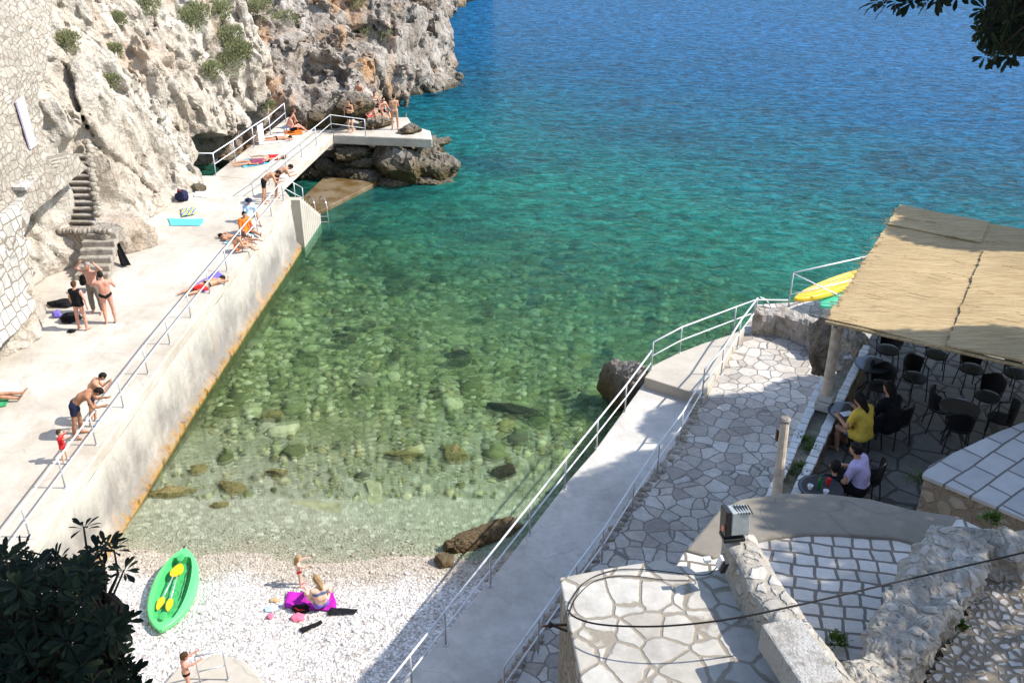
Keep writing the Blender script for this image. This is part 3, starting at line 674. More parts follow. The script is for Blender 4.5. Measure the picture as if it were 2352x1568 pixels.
# rocks by the walkway
boulder('shore_rock', P(1440, 880, .45), (1.05, 1.0, 1.25), .4, 71, 'bould', 'big brown rock standing in the sea beside the walkway corner', 'rock')
boulder('shore_rock', P(1475, 905, .1), (.8, .8, .7), 1.4, 72, 'bould', 'lower brown rock wedged between the big rock and the walkway', 'rock')
for i, (px, py, z, d, rz, m) in enumerate([(1120, 1225, .05, (1.05, .5, .45), .5, 'wetrock'), (1055, 1250, .05, (.7, .4, .35), .5, 'wetrock'), (1020, 1285, .08, (.4, .28, .22), .8, 'wetrock')]):
    boulder('shore_rock', P(px, py, z), d, rz, 80 + i, m, ['dark wet rock at the water edge beside the walkway', 'orange brown wet rock where the sea meets the beach', 'small orange rock on the wet pebbles at the beach corner'][i], 'rock', 'rocks between beach and walkway')
GS = 'rocks lying under the shallow water'
SR = [(1180, 945, (.95, .3, .3), -.25, 'subdark', 'long dark rock under the water right of centre'),
      (1055, 820, (.6, .4, .3), .1, 'subdark', 'round dark rock under the water in the middle of the bay'),
      (1045, 1045, (.5, .42, .26), -.6, 'subrock', 'angular yellow brown rock under water above the beach rocks'),
      (930, 1045, (.75, .22, .2), -.15, 'subrock', 'slim mossy rock under water left of the angular one'),
      (640, 1087, (.36, .18, .18), .1, 'subrock', 'small mossy rock under water near the sunken slab'),
      (535, 1120, (.6, .3, .15), -.6, 'subrock', 'slanted pointed slab under water near the quay wall'),
      (455, 1080, (.3, .25, .18), .3, 'subrock', 'small rock under water close to the quay wall'),
      (500, 1160, (.3, .15, .12), .2, 'subrock', 'small pale rock under water left of the sunken slab'),
      (390, 1130, (.8, .25, .18), .15, 'subrock', 'mossy ledge under water against the quay wall'),
      (625, 958, (.4, .25, .22), .2, 'subrock', 'olive rock under water left of centre'),
      (1160, 1085, (.5, .35, .25), .8, 'subdark', 'dark rock under water beside the walkway shade'),
      (1480, 678, (.95, .5, .4), .0, 'subdark', 'large brown rock under water off the walkway corner'),
      (915, 650, (.9, .5, .4), .2, 'subdark', 'dark rock under green water toward the quay'),
      (1430, 482, (1.3, .7, .5), 0, 'subdark', 'dark patch of rock far out under the bay'),
      (1570, 535, (1.4, .8, .5), .1, 'subdark', 'dark patch of rock under water beyond the café'),
      (790, 780, (.5, .3, .25), .1, 'subdark', 'dark rock under green water in front of the quay wall')]
for i, (px, py, d, rz, m, lab) in enumerate(SR):
    p = P(px, py, 0); zb = bz(p.x, p.y); p = P(px, py, max(zb, -2.5) * .8)
    boulder('sunken_rock', p, (d[0], d[1], d[2] * .9), rz, 100 + i, m, lab, 'rock', GS, 3, 6, .3)
for i, (px, py, s_) in enumerate([(1275, 605, 1.0), (1232, 690, .8), (1480, 602, 1.1), (1640, 522, 1.3), (1392, 815, .6), (848, 742, .6), (772, 718, .6), (1002, 640, .8), (1652, 622, .9), (1332, 560, 1.1), (1195, 565, .9), (705, 642, .6), (1120, 720, .7), (905, 820, .5), (1500, 740, .7), (1760, 560, 1.2), (1600, 690, .7), (1000, 905, .45), (1290, 905, .5), (820, 900, .4)]):
    p = P(px, py, 0); zb = bz(p.x, p.y); p = P(px, py, max(zb, -2.2) * .8)
    boulder('sunken_rock', p, (.62 * s_, .42 * s_, .26 * s_), .37 * i, 140 + i, 'subdark', 'dark seabed rock ' + ['right of the bay centre, level with the yellow kayak', 'off the raised landing, halfway to the open sea', 'straight out from the yellow kayak tip', 'close to the far corner of the reed roof', 'above the big brown rock at the walkway corner', 'left of centre, between quay wall and middle of the bay', 'near the quay wall, below the red bag', 'upper left of the bay, beyond the green water', 'left of the railing behind the yellow kayak', 'in the turquoise water beyond the bay centre', 'in the turquoise water toward the algae landing', 'at the foot of the quay wall near its far end', 'in the exact middle of the bay', 'left of the round dark rock', 'just off the raised landing railing', 'farthest out beside the reed roof edge', 'just beyond the landing railing', 'left of the long dark rock', 'right of the long dark rock', 'toward the quay wall from the long dark rock'][i], 'rock', 'dark rocks strewn over the seabed', 3, 6, .3)
for i, (a, b, lab) in enumerate([(((585, 1148), (785, 1148), (785, 1178), (585, 1180)), 0, 'long straight sunken concrete slab near the beach'), (((843, 1100), (876, 1100), (880, 1178), (840, 1180)), 1, 'short sunken concrete slab pointing out to sea')]):
    q = [P(x, y, -.1)[:2] for x, y in a]; m_ = MB(); cx = sum(p[0] for p in q) / 4; cy = sum(p[1] for p in q) / 4
    poly = []
    for k in range(4):
        for t in range(6):
            u = (q[k][0] + (q[(k + 1) % 4][0] - q[k][0]) * t / 6, q[k][1] + (q[(k + 1) % 4][1] - q[k][1]) * t / 6)
            poly.append((u[0] + .16 * noise.noise(Vector((u[0] * 3, u[1] * 3, 0))), u[1] + .16 * noise.noise(Vector((u[0] * 3, u[1] * 3, 7)))))
    m_.prism(poly, -.5, -.13 - .02 * i)
    tag(m_.make('sunken_slab', 'paleslab', bevel=.03), lab, 'slab', 'sunken slabs near the beach')
# ---------------- masonry on the left ----------------
# fieldstone retaining wall: leaning slab running along the cliff, white squared corner at its lower end
def wall_slab(name, mat, lab, fn, yy, zz, thick=.5, cat='wall'):
    mb = MB(); n = len(zz)
    F = [[fn(y, z) for z in zz] for y in yy]
    for r in F: mb.v += [tuple(p) for p in r]
    o = len(mb.v)
    for r in F: mb.v += [(p.x - thick, p.y, p.z) for p in r]
    for i in range(len(yy) - 1):
        for j in range(n - 1):
            a = i * n + j; mb.f += [(a, a + n, a + n + 1, a + 1), (o + a, o + a + 1, o + a + n + 1, o + a + n)]
    for i in range(len(yy) - 1):
        a = i * n + n - 1; mb.f.append((a, a + n, o + a + n, o + a)); a = i * n; mb.f.append((a, o + a, o + a + n, a + n))
    for j in range(n - 1):
        mb.f.append((j, j + 1, o + j + 1, o + j)); a = (len(yy) - 1) * n + j; mb.f.append((a, o + a, o + a + 1, a + 1))
    return tag(mb.make(name, mat, smooth=False), lab, cat)
def fs(y, z):
    h = z - 2.4
    return Vector((-14.55 - .16 * h - max(0, h - 7) * .25 + .1 * fbm(Vector((y * .8, z * .8, 0))) + .05 * fbm(Vector((y * 3.4, z * 3.4, 4)), 3), y + h * .02, z))
def fs_edge(z): return interp([(5.4, 33.6), (6.2, 33.4), (6.7, 30.8), (8.7, 32.3), (10.9, 36.2), (13, 39), (17, 42)], z) + .15 * math.sin(z * 5)
YW = np.linspace(0, 1, 70); ZW = list(np.linspace(5.6, 16.5, 100))
wall_slab('fieldstone_wall', 'field', 'tall leaning fieldstone retaining wall at the left edge above the promenade', lambda t, z: fs(15 + (fs_edge(z) - 15) * t, z), YW, ZW)
ZW2 = list(np.linspace(3.4, 6.3, 30))
wall_slab('ashlar_wall', 'ashlar', 'white squared block wall below the fieldstone at the left edge', lambda t, z: fs(15 + (interp([(3.4, 26.4), (6.5, 28.6)], z) + .2 * math.sin(z * 9) - 15) * t, z) + Vector((.28, 0, 0)), YW, ZW2)
# lilac board leaning on the wall
def wallpt(px, py, off=.1):
    lo, hi = 8., 60.
    for _ in range(50):
        m = (lo + hi) / 2; p = Vector((0, 0, CZ)) + ray(px, py) * m; f = fs(p.y, p.z)
        if p.x < f.x: hi = m
        else: lo = m
    return Vector((0, 0, CZ)) + ray(px, py) * lo + Vector((off, 0, 0))
q = [wallpt(31, 234), wallpt(47, 221), wallpt(77, 333), wallpt(64, 343)]
mb = MB().add([p for p in q] + [p + Vector((-.06, 0, 0)) for p in q], [(0, 1, 2, 3), (4, 7, 6, 5), (0, 4, 5, 1), (1, 5, 6, 2), (2, 6, 7, 3), (3, 7, 4, 0)])
M['lilac'] = plain('pale_lilac_board', (.72, .62, .78), .6, .05)
tag(mb.make('board', 'lilac'), 'pale lilac board fixed to the fieldstone wall', 'board')
# small stone ledge on the wall
tag(MB().box(wallpt(40, 425, .15), (.5, .7, .12)).make('stone_ledge', 'white_block', bevel=.02), 'small pale ledge sticking out of the wall at the left', 'ledge')
# stair up the cliff
st = empty('cliff_stairs', (-15.2, 32.2, 2.4), 0, 'narrow rough stone stairs climbing a recess in the pale cliff', 'stairs')
def loc(o, root):
    o.parent = root; o.matrix_parent_inverse = Matrix.Translation(-Vector(root.location)) if root.rotation_euler.z == 0 else root.matrix_world.inverted(); return o
mb = MB(); rs = random.Random(5)
for i in range(6):
    mb.box((-14.6, 31.3 + .26 * i, 2.4 + .1 + .2 * i), (1.15, .5, .22 + .0), R(rs.uniform(-4, 4)))
loc(mb.make('lower_flight', 'rubble', bevel=.03), st)
for i in range(11):
    y = 33.2 + .17 * i; z = 3.75 + .19 * i; m_ = MB()
    m_.box((-15.45 - .05 * i, y, z), (.85, .3, .07), R(rs.uniform(-3, 3)))
    m_.box((-15.45 - .05 * i, y + .08, z - .12), (.78, .16, .17))
    loc(m_.make('step', 'rubble', bevel=.015), st)
mb = MB(); mb.prism([(-16.2, 32.5), (-14.3, 32.2), (-13.9, 32.9), (-14.4, 33.5), (-16.2, 33.4)], 3.15, 3.62)
loc(mb.make('landing', 'field', bevel=.04), st)
mb = MB()
for k in range(16): mb.blob((-14.95 - .05 * k + .1 * rs.random(), 33.3 + .135 * k, 4.0 + .135 * k), (.16, .15, .13), 2, .3, 2, k)
loc(mb.make('kerb_stones', 'field', smooth=True), st); mb = MB()
for k in range(13): mb.blob((-15.98 + .145 * k, 32.4 + .05 * math.sin(k), 3.68), (.12, .12, .12), 2, .3, 2, k + 40)
loc(mb.make('kerb_stones', 'field', smooth=True), st)

# ---------------- walkway, plaza ----------------
L_ = [P(925, 1568, .95), P(1150, 1305, .95), P(1306, 1103, .97), P(1366, 1034, .98), P(1482, 873, 1.0)]
R_ = [P(1157, 1568, .95), P(1285, 1375, .95), P(1398, 1231, .95), P(1460, 1148, .96), P(1561, 1014, .98), P(1604, 917, 1.0)]
ext = lambda a, b, k: a + (a - b).normalized() * k
poly = [ext(L_[0], L_[1], 2.2)[:2]] + [p[:2] for p in L_] + [p[:2] for p in R_[::-1]] + [ext(R_[0], R_[1], 2.2)[:2]]
struct(MB().prism(poly, .45, .98).make('walkway', 'walk', bevel=.03))
# retaining wall under its seaward edge
q = [ext(L_[0], L_[1], 2.2)] + L_ + [P(1490, 866, .9)]
mb = MB(); n = len(q)
inn = [p + Vector((1.0, .0, 0)) for p in q]
mb.add([(p.x + .05, p.y, z) for p in q for z in (-.9, .448)] + [(p.x, p.y, z) for p in inn for z in (-.9, .448)],
       [(2 * i, 2 * i + 1, 2 * i + 3, 2 * i + 2) for i in range(n - 1)] + [(2 * n + 2 * i, 2 * n + 2 * i + 2, 2 * n + 2 * i + 3, 2 * n + 2 * i + 1) for i in range(n - 1)] + [(2 * i + 1, 2 * n + 2 * i + 1, 2 * n + 2 * i + 3, 2 * i + 3) for i in range(n - 1)])
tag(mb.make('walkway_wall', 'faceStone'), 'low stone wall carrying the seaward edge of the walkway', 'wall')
pl = [P(*a, 1.35)[:2] for a in [(1480, 866), (1493, 849), (1496, 840), (1557, 810), (1620, 786), (1680, 767), (1712, 752), (1664, 826), (1618, 901), (1604, 905)]]
tag(MB().prism(pl, .8, 1.35).make('raised_landing', 'slab', bevel=.04), 'raised sunlit concrete landing one step above the walkway end', 'landing')
pb = [P(*a, 1.35)[:2] for a in [(1496, 842), (1557, 812), (1620, 788), (1680, 769), (1745, 735), (1745, 760)]] 
PR = [P(1157, 1568, 1.05)] + [P(*a, 1.05) for a in [(1285, 1375), (1398, 1231), (1460, 1148), (1561, 1014), (1604, 917)]]
poly = [ext(PR[0], PR[1], 2.2)[:2]] + [p[:2] for p in PR] + [P(*a, 1.05)[:2] for a in [(1616, 902), (1664, 828), (1712, 752), (1737, 700), (1900, 690)]] + [(17, 34), (18, 26), (13, 12), (5.5, 10), (1, 9)]
struct(MB().prism(poly, .3, 1.06).make('plaza', 'paving', bevel=.0))
# irregular kerb stones along the plaza edge
mb = MB(); rs = random.Random(11)
for a, b in zip(PR, PR[1:]):
    L = (b - a).length; k = 0
    while k < L:
        s = rs.uniform(.18, .36); p = a + (b - a) * (k / L); mb.blob((p.x + rs.uniform(.02, .12), p.y, 1.04), (rs.uniform(.1, .2), s * .5, .09), 2, .35, 1.5, int(k * 91)); k += s
tag(mb.make('edging_stones', 'rubble', smooth=True), 'ragged stone edging between the walkway and the paved plaza', 'edging')
# cafe terrace floor
CF = 6.6
poly = [P(2052, 690, CF)[:2], P(1975, 812, CF)[:2], P(1940, 880, CF)[:2], P(1822, 1135, CF)[:2], P(1790, 1180, CF)[:2], (3.4, 8.6), (12, 6), (15, 8), (15, 22), (9.5, 22)]
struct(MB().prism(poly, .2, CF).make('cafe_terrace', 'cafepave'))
def rim(name, pts, z0, z1, wd, mat, lab, cat='wall', parent=None):
    mb = MB(); a = [Vector(p) for p in pts]; rs = random.Random(len(lab))
    tot = sum((q - p).length for p, q in zip(a, a[1:])); k = 0; seg = 0; pos = 0
    for p, q in zip(a, a[1:]):
        L = (q - p).length; t = 0; ang = math.atan2(q.y - p.y, q.x - p.x)
        while t < L - .02:
            s = min(rs.uniform(.17, .27), L - t); c = p + (q - p) * ((t + s / 2) / L)
            mb.box((c.x, c.y, z1 - .04 + rs.uniform(-.005, .005)), (s - .03, wd + rs.uniform(-.02, .02), .08), ang + R(rs.uniform(-2, 2))); t += s
    o = mb.make(name, mat, bevel=.01)
    mb = MB()
    for p, q in zip(a, a[1:]):
        c = (p + q) / 2; mb.box((c.x, c.y, (z0 + z1 - .09) / 2), ((q - p).length, wd * .86, z1 - .09 - z0), math.atan2(q.y - p.y, q.x - p.x))
    return o, mb
pr = empty('planter_wall', P(1900, 960, 6.6), 0, 'double planter wall with white stone rims between the plaza and the café', 'planter')
RZ = 7.15
inner = [P(1992, 792, RZ), P(1940, 893, RZ), P(1822, 1146, RZ), P(1812, 1168, RZ)]
outer = [P(1893, 872, RZ), P(1880, 896, RZ), P(1805, 1062, RZ), P(1768, 1142, RZ)]
for nm, q in (('inner_rim', inner), ('outer_rim', outer)):
    o, b = rim(nm, q, .5 if nm == 'outer_rim' else 6.5, RZ, .15, 'rimstone', nm); loc(o, pr)
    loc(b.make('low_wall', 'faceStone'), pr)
mb = MB(); ii = [p[:2] for p in inner]; oo = [p[:2] for p in outer]
mb.prism(ii + oo[::-1], .3, RZ - .1)
loc(mb.make('soil_bed', 'soil'), pr)
# pergola: column, wooden post, reed roof
rt = empty('reed_pergola', P(1895, 920, 7.1), 0, 'flat pergola roofed with straw coloured reed mats on a stone column', 'pergola')
c0 = P(1891, 941, 7.1); cen = Vector((c0.x, c0.y, 0)); RF = 9.1
mb = MB(); mb.box(cen + Vector((0, 0, 7.22)), (.31, .28, .18), R(-28)); mb.box(cen + Vector((.01, 0, 7.38)), (.28, .25, .12), R(-30))
loc(mb.make('plinth', 'nearblock', bevel=.02), rt)
mb = MB(); mb.lathe(cen + Vector((0, 0, 7.44)), [(.10, 0), (.093, .15), (.088, .6), (.092, 1.2), (.10, 1.3), (.105, 1.52)], 20)
loc(mb.make('column', 'wood', smooth=False), rt)
mb = MB()
for k in range(3): mb.tube([cen + Vector((.11 * math.cos(a), .11 * math.sin(a), 8.82 + .025 * k)) for a in np.linspace(0, 6.28, 16)], .012, 6)
loc(mb.make('column_binding', 'steel'), rt)
A1 = P(1897, 735, RF); A2 = P(2065, 478, RF); A3 = P(2352, 838, RF)
U = (A2 - A1); LU = U.length; U.normalize(); V_ = Vector((U.y, -U.x, 0))
if V_.x < 0: V_ = -V_
def roofmat(name, u0, u1, v0, v1, z, seed):
    mb = MB(); nu, nv = int((u1 - u0) * 26), int((v1 - v0) * 5) + 2
    def pt(i, j):
        u = u0 + (u1 - u0) * i / nu; v = v0 + (v1 - v0) * j / nv
        if j == 0: v += .04 * noise.noise(Vector((u * 15, seed, 0))) + .05 * noise.noise(Vector((u * 3.5, seed, 0)))
        zz = z + .02 * math.sin(v * 1.7 + seed) + .025 * noise.noise(Vector((u * 1.8, v, seed))) + .009 * noise.noise(Vector((u * 24, v * .6, seed)))
        return A1 + U * u + V_ * v + Vector((0, 0, zz - RF))
    T = [pt(i, j) for i in range(nu + 1) for j in range(nv + 1)]; o = len(T); n = nv + 1
    mb.v = [tuple(p) for p in T] + [(p.x, p.y, p.z - .03) for p in T]
    for i in range(nu):
        for j in range(nv):
            a = i * n + j; mb.f += [(a, a + 1, a + n + 1, a + n), (o + a, o + a + n, o + a + n + 1, o + a + 1)]
    for j in range(nv): mb.f += [(j, o + j, o + j + 1, j + 1), (nu * n + j, nu * n + j + 1, o + nu * n + j + 1, o + nu * n + j)]
    for i in range(nu): mb.f += [(i * n, (i + 1) * n, o + (i + 1) * n, o + i * n), (i * n + nv, o + i * n + nv, o + (i + 1) * n + nv, (i + 1) * n + nv)]
    return mb.make(name, 'reed')
ub = [0, LU * .665, LU * .80, LU]
loc(roofmat('reed_mat', 0, LU * .80, 0, 1.95, RF + .02, 1), rt)
loc(roofmat('reed_mat', LU * .80 - .07, LU, -.0, 1.8, RF + .06, 2), rt)
loc(roofmat('reed_mat', -.03, LU * .72, 1.9, 6.5, RF + .05, 3), rt)
loc(roofmat('reed_mat', LU * .72 - .07, LU - .05, 1.75, 6.5, RF, 4), rt)
for u in (.10, 2.0, 4.0, LU - .15):
    mb = MB().tube([A1 + U * u + V_ * .0 + Vector((0, 0, -.08)), A1 + U * u + V_ * 6.5 + Vector((0, 0, -.08))], .035, 8); loc(mb.make('beam', 'wood'), rt)
for k, v in enumerate((.15, 3.2, 6.2)):
    mb = MB().tube([A1 + U * .02 + V_ * v + Vector((0, 0, -.15)), A1 + U * (LU - .1) + V_ * v + Vector((0, 0, -.15))], .04, 8); loc(mb.make('rafter', 'wood'), rt)
mb = MB()
mb.tube([A1 + U * (-.03) + V_ * (k * .5) + Vector((0, 0, -.02 + .008 * math.sin(k * 2.1))) for k in range(14)], .026, 7)
loc(mb.make('edge_pole', 'reed'), rt)
mb = MB(); rs = random.Random(77)
for k in range(170):
    if k % 2: u0_ = rs.uniform(0, LU * .99); p = A1 + U * u0_ + V_ * rs.uniform(-.02, .1); q = p - V_ * rs.uniform(.03, .17) + U * rs.uniform(-.04, .04)
    else: p = A1 + U * rs.uniform(-.05, LU) + V_ * rs.uniform(0, 6.3); q = p + V_ * rs.uniform(-.4, .4) + U * rs.uniform(-.02, .02)
    z_ = .075 if k % 2 == 0 else .05; mb.tube([p + Vector((0, 0, z_)), q + Vector((0, 0, z_ + rs.uniform(-.02, .02)))], .005, 4)
loc(mb.make('loose_reeds', 'reed'), rt)
for (u, v) in ((LU - .3, .4), (LU - .3, 6.1), (.3, 6.2)):
    b = A1 + U * u + V_ * v
    loc(MB().tube([(b.x, b.y, 6.5), (b.x, b.y, RF - .18)], .045, 10).make('post', 'wood'), rt)
# slim wooden post nearer
p0 = P(1783, 1145, 7.1); q1 = P(1804, 962, 8.35)
t = empty('wooden_post', (p0.x, p0.y, 6.9), 0, 'lone weathered wooden post with a grey cap beside the planter', 'post')
loc(MB().tube([(p0.x, p0.y, 6.5), (p0.x, p0.y, 7.1), tuple(q1)], [.085, .08, .07], 12).make('shaft', 'wood'), t)
loc(MB().lathe(q1 - Vector((0, 0, .08)), [(.085, 0), (.088, .08), (.065, .11)], 10).make('cap', 'rubble'), t)
mb = MB(); mb.box(q1 + Vector((-.09, 0, -.3)), (.03, .07, .18)); loc(mb.make('bracket', 'rust'), t)

# stone wall with kayaks at the far end of the plaza
def rough_wall(name, pts, w, z0, z1, mat, lab, seed=0, cat='wall', n=70, lump=.12, m=14):
    """swept wall: centre line pts, width w, rounded displaced top"""
    pts = [Vector(p) for p in pts]; mb = MB(); rows = []
    tot = [0]
    for a, b in zip(pts, pts[1:]): tot.append(tot[-1] + (b - a).length)
    prof = []
    for j in range(m + 1):
        t = j / m
        if t < .3: prof.append((-.5, t / .3 * .94))
        elif t < .7:
            u_ = (t - .3) / .4 * 2 - 1; prof.append((u_ * .5, .94 + .06 * (1 - abs(u_) ** 4)))
        else: prof.append((.5, (1 - (t - .7) / .3) * .94))
    for i in range(n + 1):
        s = tot[-1] * i / n; k = max(x for x in range(len(pts) - 1) if tot[x] <= s + 1e-6)
        a, b = pts[k], pts[k + 1]; c = a.lerp(b, (s - tot[k]) / max(1e-6, tot[k + 1] - tot[k])); d = (b - a); d.z = 0; d.normalize(); side = Vector((d.y, -d.x, 0))
        for px_, pz in prof:
            p = c + side * px_ * (w if not callable(w) else w(i / n)); p.z = z0 + (c.z + z1 - z0) * pz
            fq = 1.0 if mat != 'mrubble' else 2.0; q = p * 1.6 * fq + Vector((seed, 0, 0)); vd, _ = noise.voronoi(p * 3.2 * fq)
            dd = lump * (fbm(q, 5) * 1.5 + (1.0 if fq > 1 else 1.5) * min(.5, vd[1] - vd[0]) - .3)
            nn = (side * px_ * 2 * (1 if pz <= .94 else .3) + Vector((0, 0, 1 if pz > .94 else .1))).normalized()
            p += nn * dd + Vector((noise.noise(q * 2), noise.noise(q * 2 + Vector((5, 5, 5))), 0)) * lump * .5
            mb.v.append(tuple(p))
    K = m + 1
    mb.f = [(i * K + j, i * K + j + 1, (i + 1) * K + j + 1, (i + 1) * K + j) for i in range(n) for j in range(m)]
    mb.f += [tuple(range(K))[::-1], tuple(n * K + j for j in range(K))]
    o = mb.make(name, mat, smooth=False); return tag(o, lab, cat)
wp = [P(1738, 716, 1.95), P(1800, 722, 1.95), P(1880, 745, 1.95), P(1925, 780, 1.95)]
for p in wp: p.z = 0
rough_wall('end_wall', [p + Vector((0, .35, 0)) for p in wp], .6, .9, 1.95, 'rubble', 'low rubble wall closing the far end of the plaza under the kayaks', 3, n=50, lump=.07)
boulder('boulder', P(1897, 790, 4.2), (.62, .62, 1.0), .2, 301, 'faceStone', 'grey boulder between the end wall and the pergola column', 'rock')
boulder('boulder', P(1955, 785, 6.6), (.38, .45, .5), .9, 302, 'rubble', 'pinkish boulder behind the pergola column', 'rock')
boulder('boulder', P(1938, 835, 6.9), (.3, .35, .3), .9, 303, 'rubble', 'small boulder at the foot of the column beside the planter', 'rock')
boulder('boulder', P(1950, 820, 7.15), (.12, .11, .06), .9, 304, 'nearblock', 'small pale flat stone on the planter soil behind the column', 'rock')
# ---------------- foreground right: terraces ----------------
TZ = 9.66
# cobbled path with concrete crest
poly = [P(*a, TZ)[:2] for a in [(1572, 1262), (1650, 1172), (1700, 1146), (1800, 1131), (1900, 1133), (2000, 1145), (2090, 1168), (2200, 1185), (2352, 1260)]] + [(7.5, 4.5), (1.4, 4.5), (1.55, 7.6)]
tag(MB().prism(poly, .3, TZ).make('cobbled_path', 'cobble', bevel=.02), None, None); bpy.data.objects['cobbled_path']['kind'] = 'structure'
crest = [P(*a, TZ + .03)[:2] for a in [(1574, 1262), (1650, 1171), (1700, 1145), (1800, 1130), (1900, 1132), (2000, 1144), (2090, 1167), (2200, 1184)]] + [P(*a, TZ + .03)[:2] for a in [(2150, 1262), (2060, 1236), (1960, 1228), (1860, 1226), (1780, 1234), (1720, 1246), (1640, 1280)]]
tag(MB().prism(crest, TZ - .15, TZ + .03).make('concrete_crest', 'greyconc', bevel=.03), 'curved grey concrete crest where the cobbled path ends above the café', 'kerb')
# block with crazy paving top
BZ = 10.09
poly = [P(*a, BZ)[:2] for a in [(1285, 1325), (1400, 1303), (1525, 1283), (1546, 1297), (1580, 1298), (1598, 1312), (1700, 1300)]] + [(2.45, 4.6), (.72, 4.6)]
blk = empty('terrace_block', (1.4, 6.0, 1), 0, 'high terrace block with sunlit pale crazy paving on top in the foreground', 'terrace')
poly_in = [(p[0] + .015, p[1] - .015) for p in poly]
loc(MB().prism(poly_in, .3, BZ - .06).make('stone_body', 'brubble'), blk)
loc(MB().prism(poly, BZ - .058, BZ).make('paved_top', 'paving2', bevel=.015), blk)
# parapet wall with lit top
rough_wall('parapet_wall', [P(1697, 1226, 10.45).xy.to_3d(), P(1760, 1340, 10.45).xy.to_3d(), P(1830, 1440, 10.45).xy.to_3d(), P(1935, 1580, 10.45).xy.to_3d(), P(1990, 1640, 10.45).xy.to_3d()], .33, 9.61, 10.45, 'mrubble', 'pale stone parapet running from the floodlight toward the viewer', 9, n=120, lump=.014, m=40)
a = P(1790, 1425, 10.64); b = P(1880, 1555, 10.64)
ang = math.atan2(b.y - a.y, b.x - a.x)
blkB = tag(MB().box(((a.x + b.x) / 2 + .03, (a.y + b.y) / 2, 10.48), ((b - a).length * 1.12, .36, .28), ang).make('cap_stone', 'nearblock', bevel=.025), 'smooth white cap stone laid on the parapet', 'block')
# big rough wall
W = [P(2215, 1212, 10.40), P(2180, 1270, 10.40), P(2130, 1350, 10.40), P(2075, 1440, 10.40), P(2000, 1560, 10.40), P(1960, 1640, 10.40)]
for p in W: p.z = 0
rough_wall('rough_stone_wall', W, lambda t: .54 + .1 * math.sin(t * 6), 9.13, 10.40, 'mrubble', 'thick rough boulder wall with worn top curving through the lower right', 21, n=230, lump=.06, m=90)
W = [P(2215, 1205, 10.40), P(2290, 1228, 10.38), P(2360, 1240, 10.35), P(2500, 1250, 10.35)]
for p in W: p.z = 0
rough_wall('cobble_wall', W, .42, 9.13, 10.35, 'mrubble', 'low wall of rounded pale cobbles at the right edge', 31, n=90, lump=.07, m=60)
# pebbled ground behind the wall
mb = MB(); nx, ny = 90, 70; GZ = 10.01
pts = [(2.4 + 5.5 * i / nx, 4.2 + 3.45 * j / ny) for j in range(ny + 1) for i in range(nx + 1)]
xl = lambda y: np.interp(y, [4.2, 5.6, 6.4, 7.0, 7.6], [P(1990, 1560, GZ).x - .2, P(2010, 1540, GZ).x, P(2120, 1400, GZ).x, P(2180, 1290, GZ).x, P(2230, 1220, GZ).x])
mb.add([(x, y, GZ + .07 * fbm(Vector((x * 2, y * 2, 0))) + .02 * fbm(Vector((x * 9, y * 9, 0)))) for x, y in pts], [(j * (nx + 1) + i, j * (nx + 1) + i + 1, (j + 1) * (nx + 1) + i + 1, (j + 1) * (nx + 1) + i) for j in range(ny) for i in range(nx) if pts[j * (nx + 1) + i][0] > xl(pts[j * (nx + 1) + i][1])])
struct(mb.make('pebbled_ground', 'pebground', smooth=True))
# paver slab terrace on the right
PZ = 8.35
ed = [(2120, 1086), (2135, 1068), (2170, 1048), (2235, 1018), (2290, 992), (2352, 968), (2420, 945), (2700, 850)]
lo = [(2120, 1092), (2180, 1116), (2240, 1142), (2352, 1190), (2480, 1245), (2750, 1360)]
poly = [P(*a, PZ)[:2] for a in ed] + [P(*a, PZ)[:2] for a in lo[::-1]]
tr_ = empty('paved_terrace', P(2200, 1100, 6.6), 0, 'raised terrace of big squared pavers with a brown rubble side at the right edge', 'terrace')
loc(MB().prism(poly, PZ - .06, PZ).make('paved_top', 'pavers', bevel=.012), tr_)
cx = sum(p[0] for p in poly) / len(poly); cy = sum(p[1] for p in poly) / len(poly)
loc(MB().prism([(p[0] + (cx - p[0]) * .03, p[1] + (cy - p[1]) * .03) for p in poly], .3, PZ - .063).make('rubble_side', 'brubble'), tr_)

# floodlights, bracket, cables
g_ = Vector(P(1682, 1228, 10.51)); fl = empty('floodlight', g_, 0, 'grey boxy floodlight with black front standing on the parapet end', 'floodlight')
V3 = lambda x, y, z: Vector((x, y, z)) * .53
def bx(o, d): return (d[0] * .53, d[1] * .53, d[2] * .53)
mb = MB(); mb.box(g_ + V3(.08, .05, .30), bx(0, (.34, .30, .46)), R(8), R(-8)); loc(mb.make('housing', plain('grey_housing', (.32, .35, .34), .6, .15, 10), bevel=.01), fl)
mb = MB(); mb.box(g_ + V3(-.15, .02, .30), bx(0, (.10, .30, .50)), R(8), R(-8)); mb.box(g_ + V3(0, 0, -.02), bx(0, (.4, .3, .07)), R(8)); loc(mb.make('front_frame', 'black', bevel=.008), fl)
mb = MB().box(g_ + V3(-.21, -.10, .24), bx(0, (.03, .06, .1)), R(8)); loc(mb.make('lamp_glass', plain('orange_lens', (.7, .2, .1), .3, .05)), fl)
mb = MB()
for k in range(6): mb.box(g_ + V3(.02 + .05 * k, .05, .535), bx(0, (.012, .26, .02)), R(8))
loc(mb.make('cooling_fins', 'black'), fl)
g_ = Vector(P(1655, 1300, 10.38)); fl = empty('wall_lamp', g_, 0, 'small white and black lamp hanging on the side of the parapet', 'floodlight')
loc(MB().box(g_ + V3(.04, .02, .05), bx(0, (.10, .22, .34)), R(15), R(20)).make('housing', 'black', bevel=.01), fl)
loc(MB().box(g_ + V3(-.02, .0, .1), bx(0, (.05, .12, .3)), R(15), R(20)).make('lamp_glass', 'steel', bevel=.005), fl)
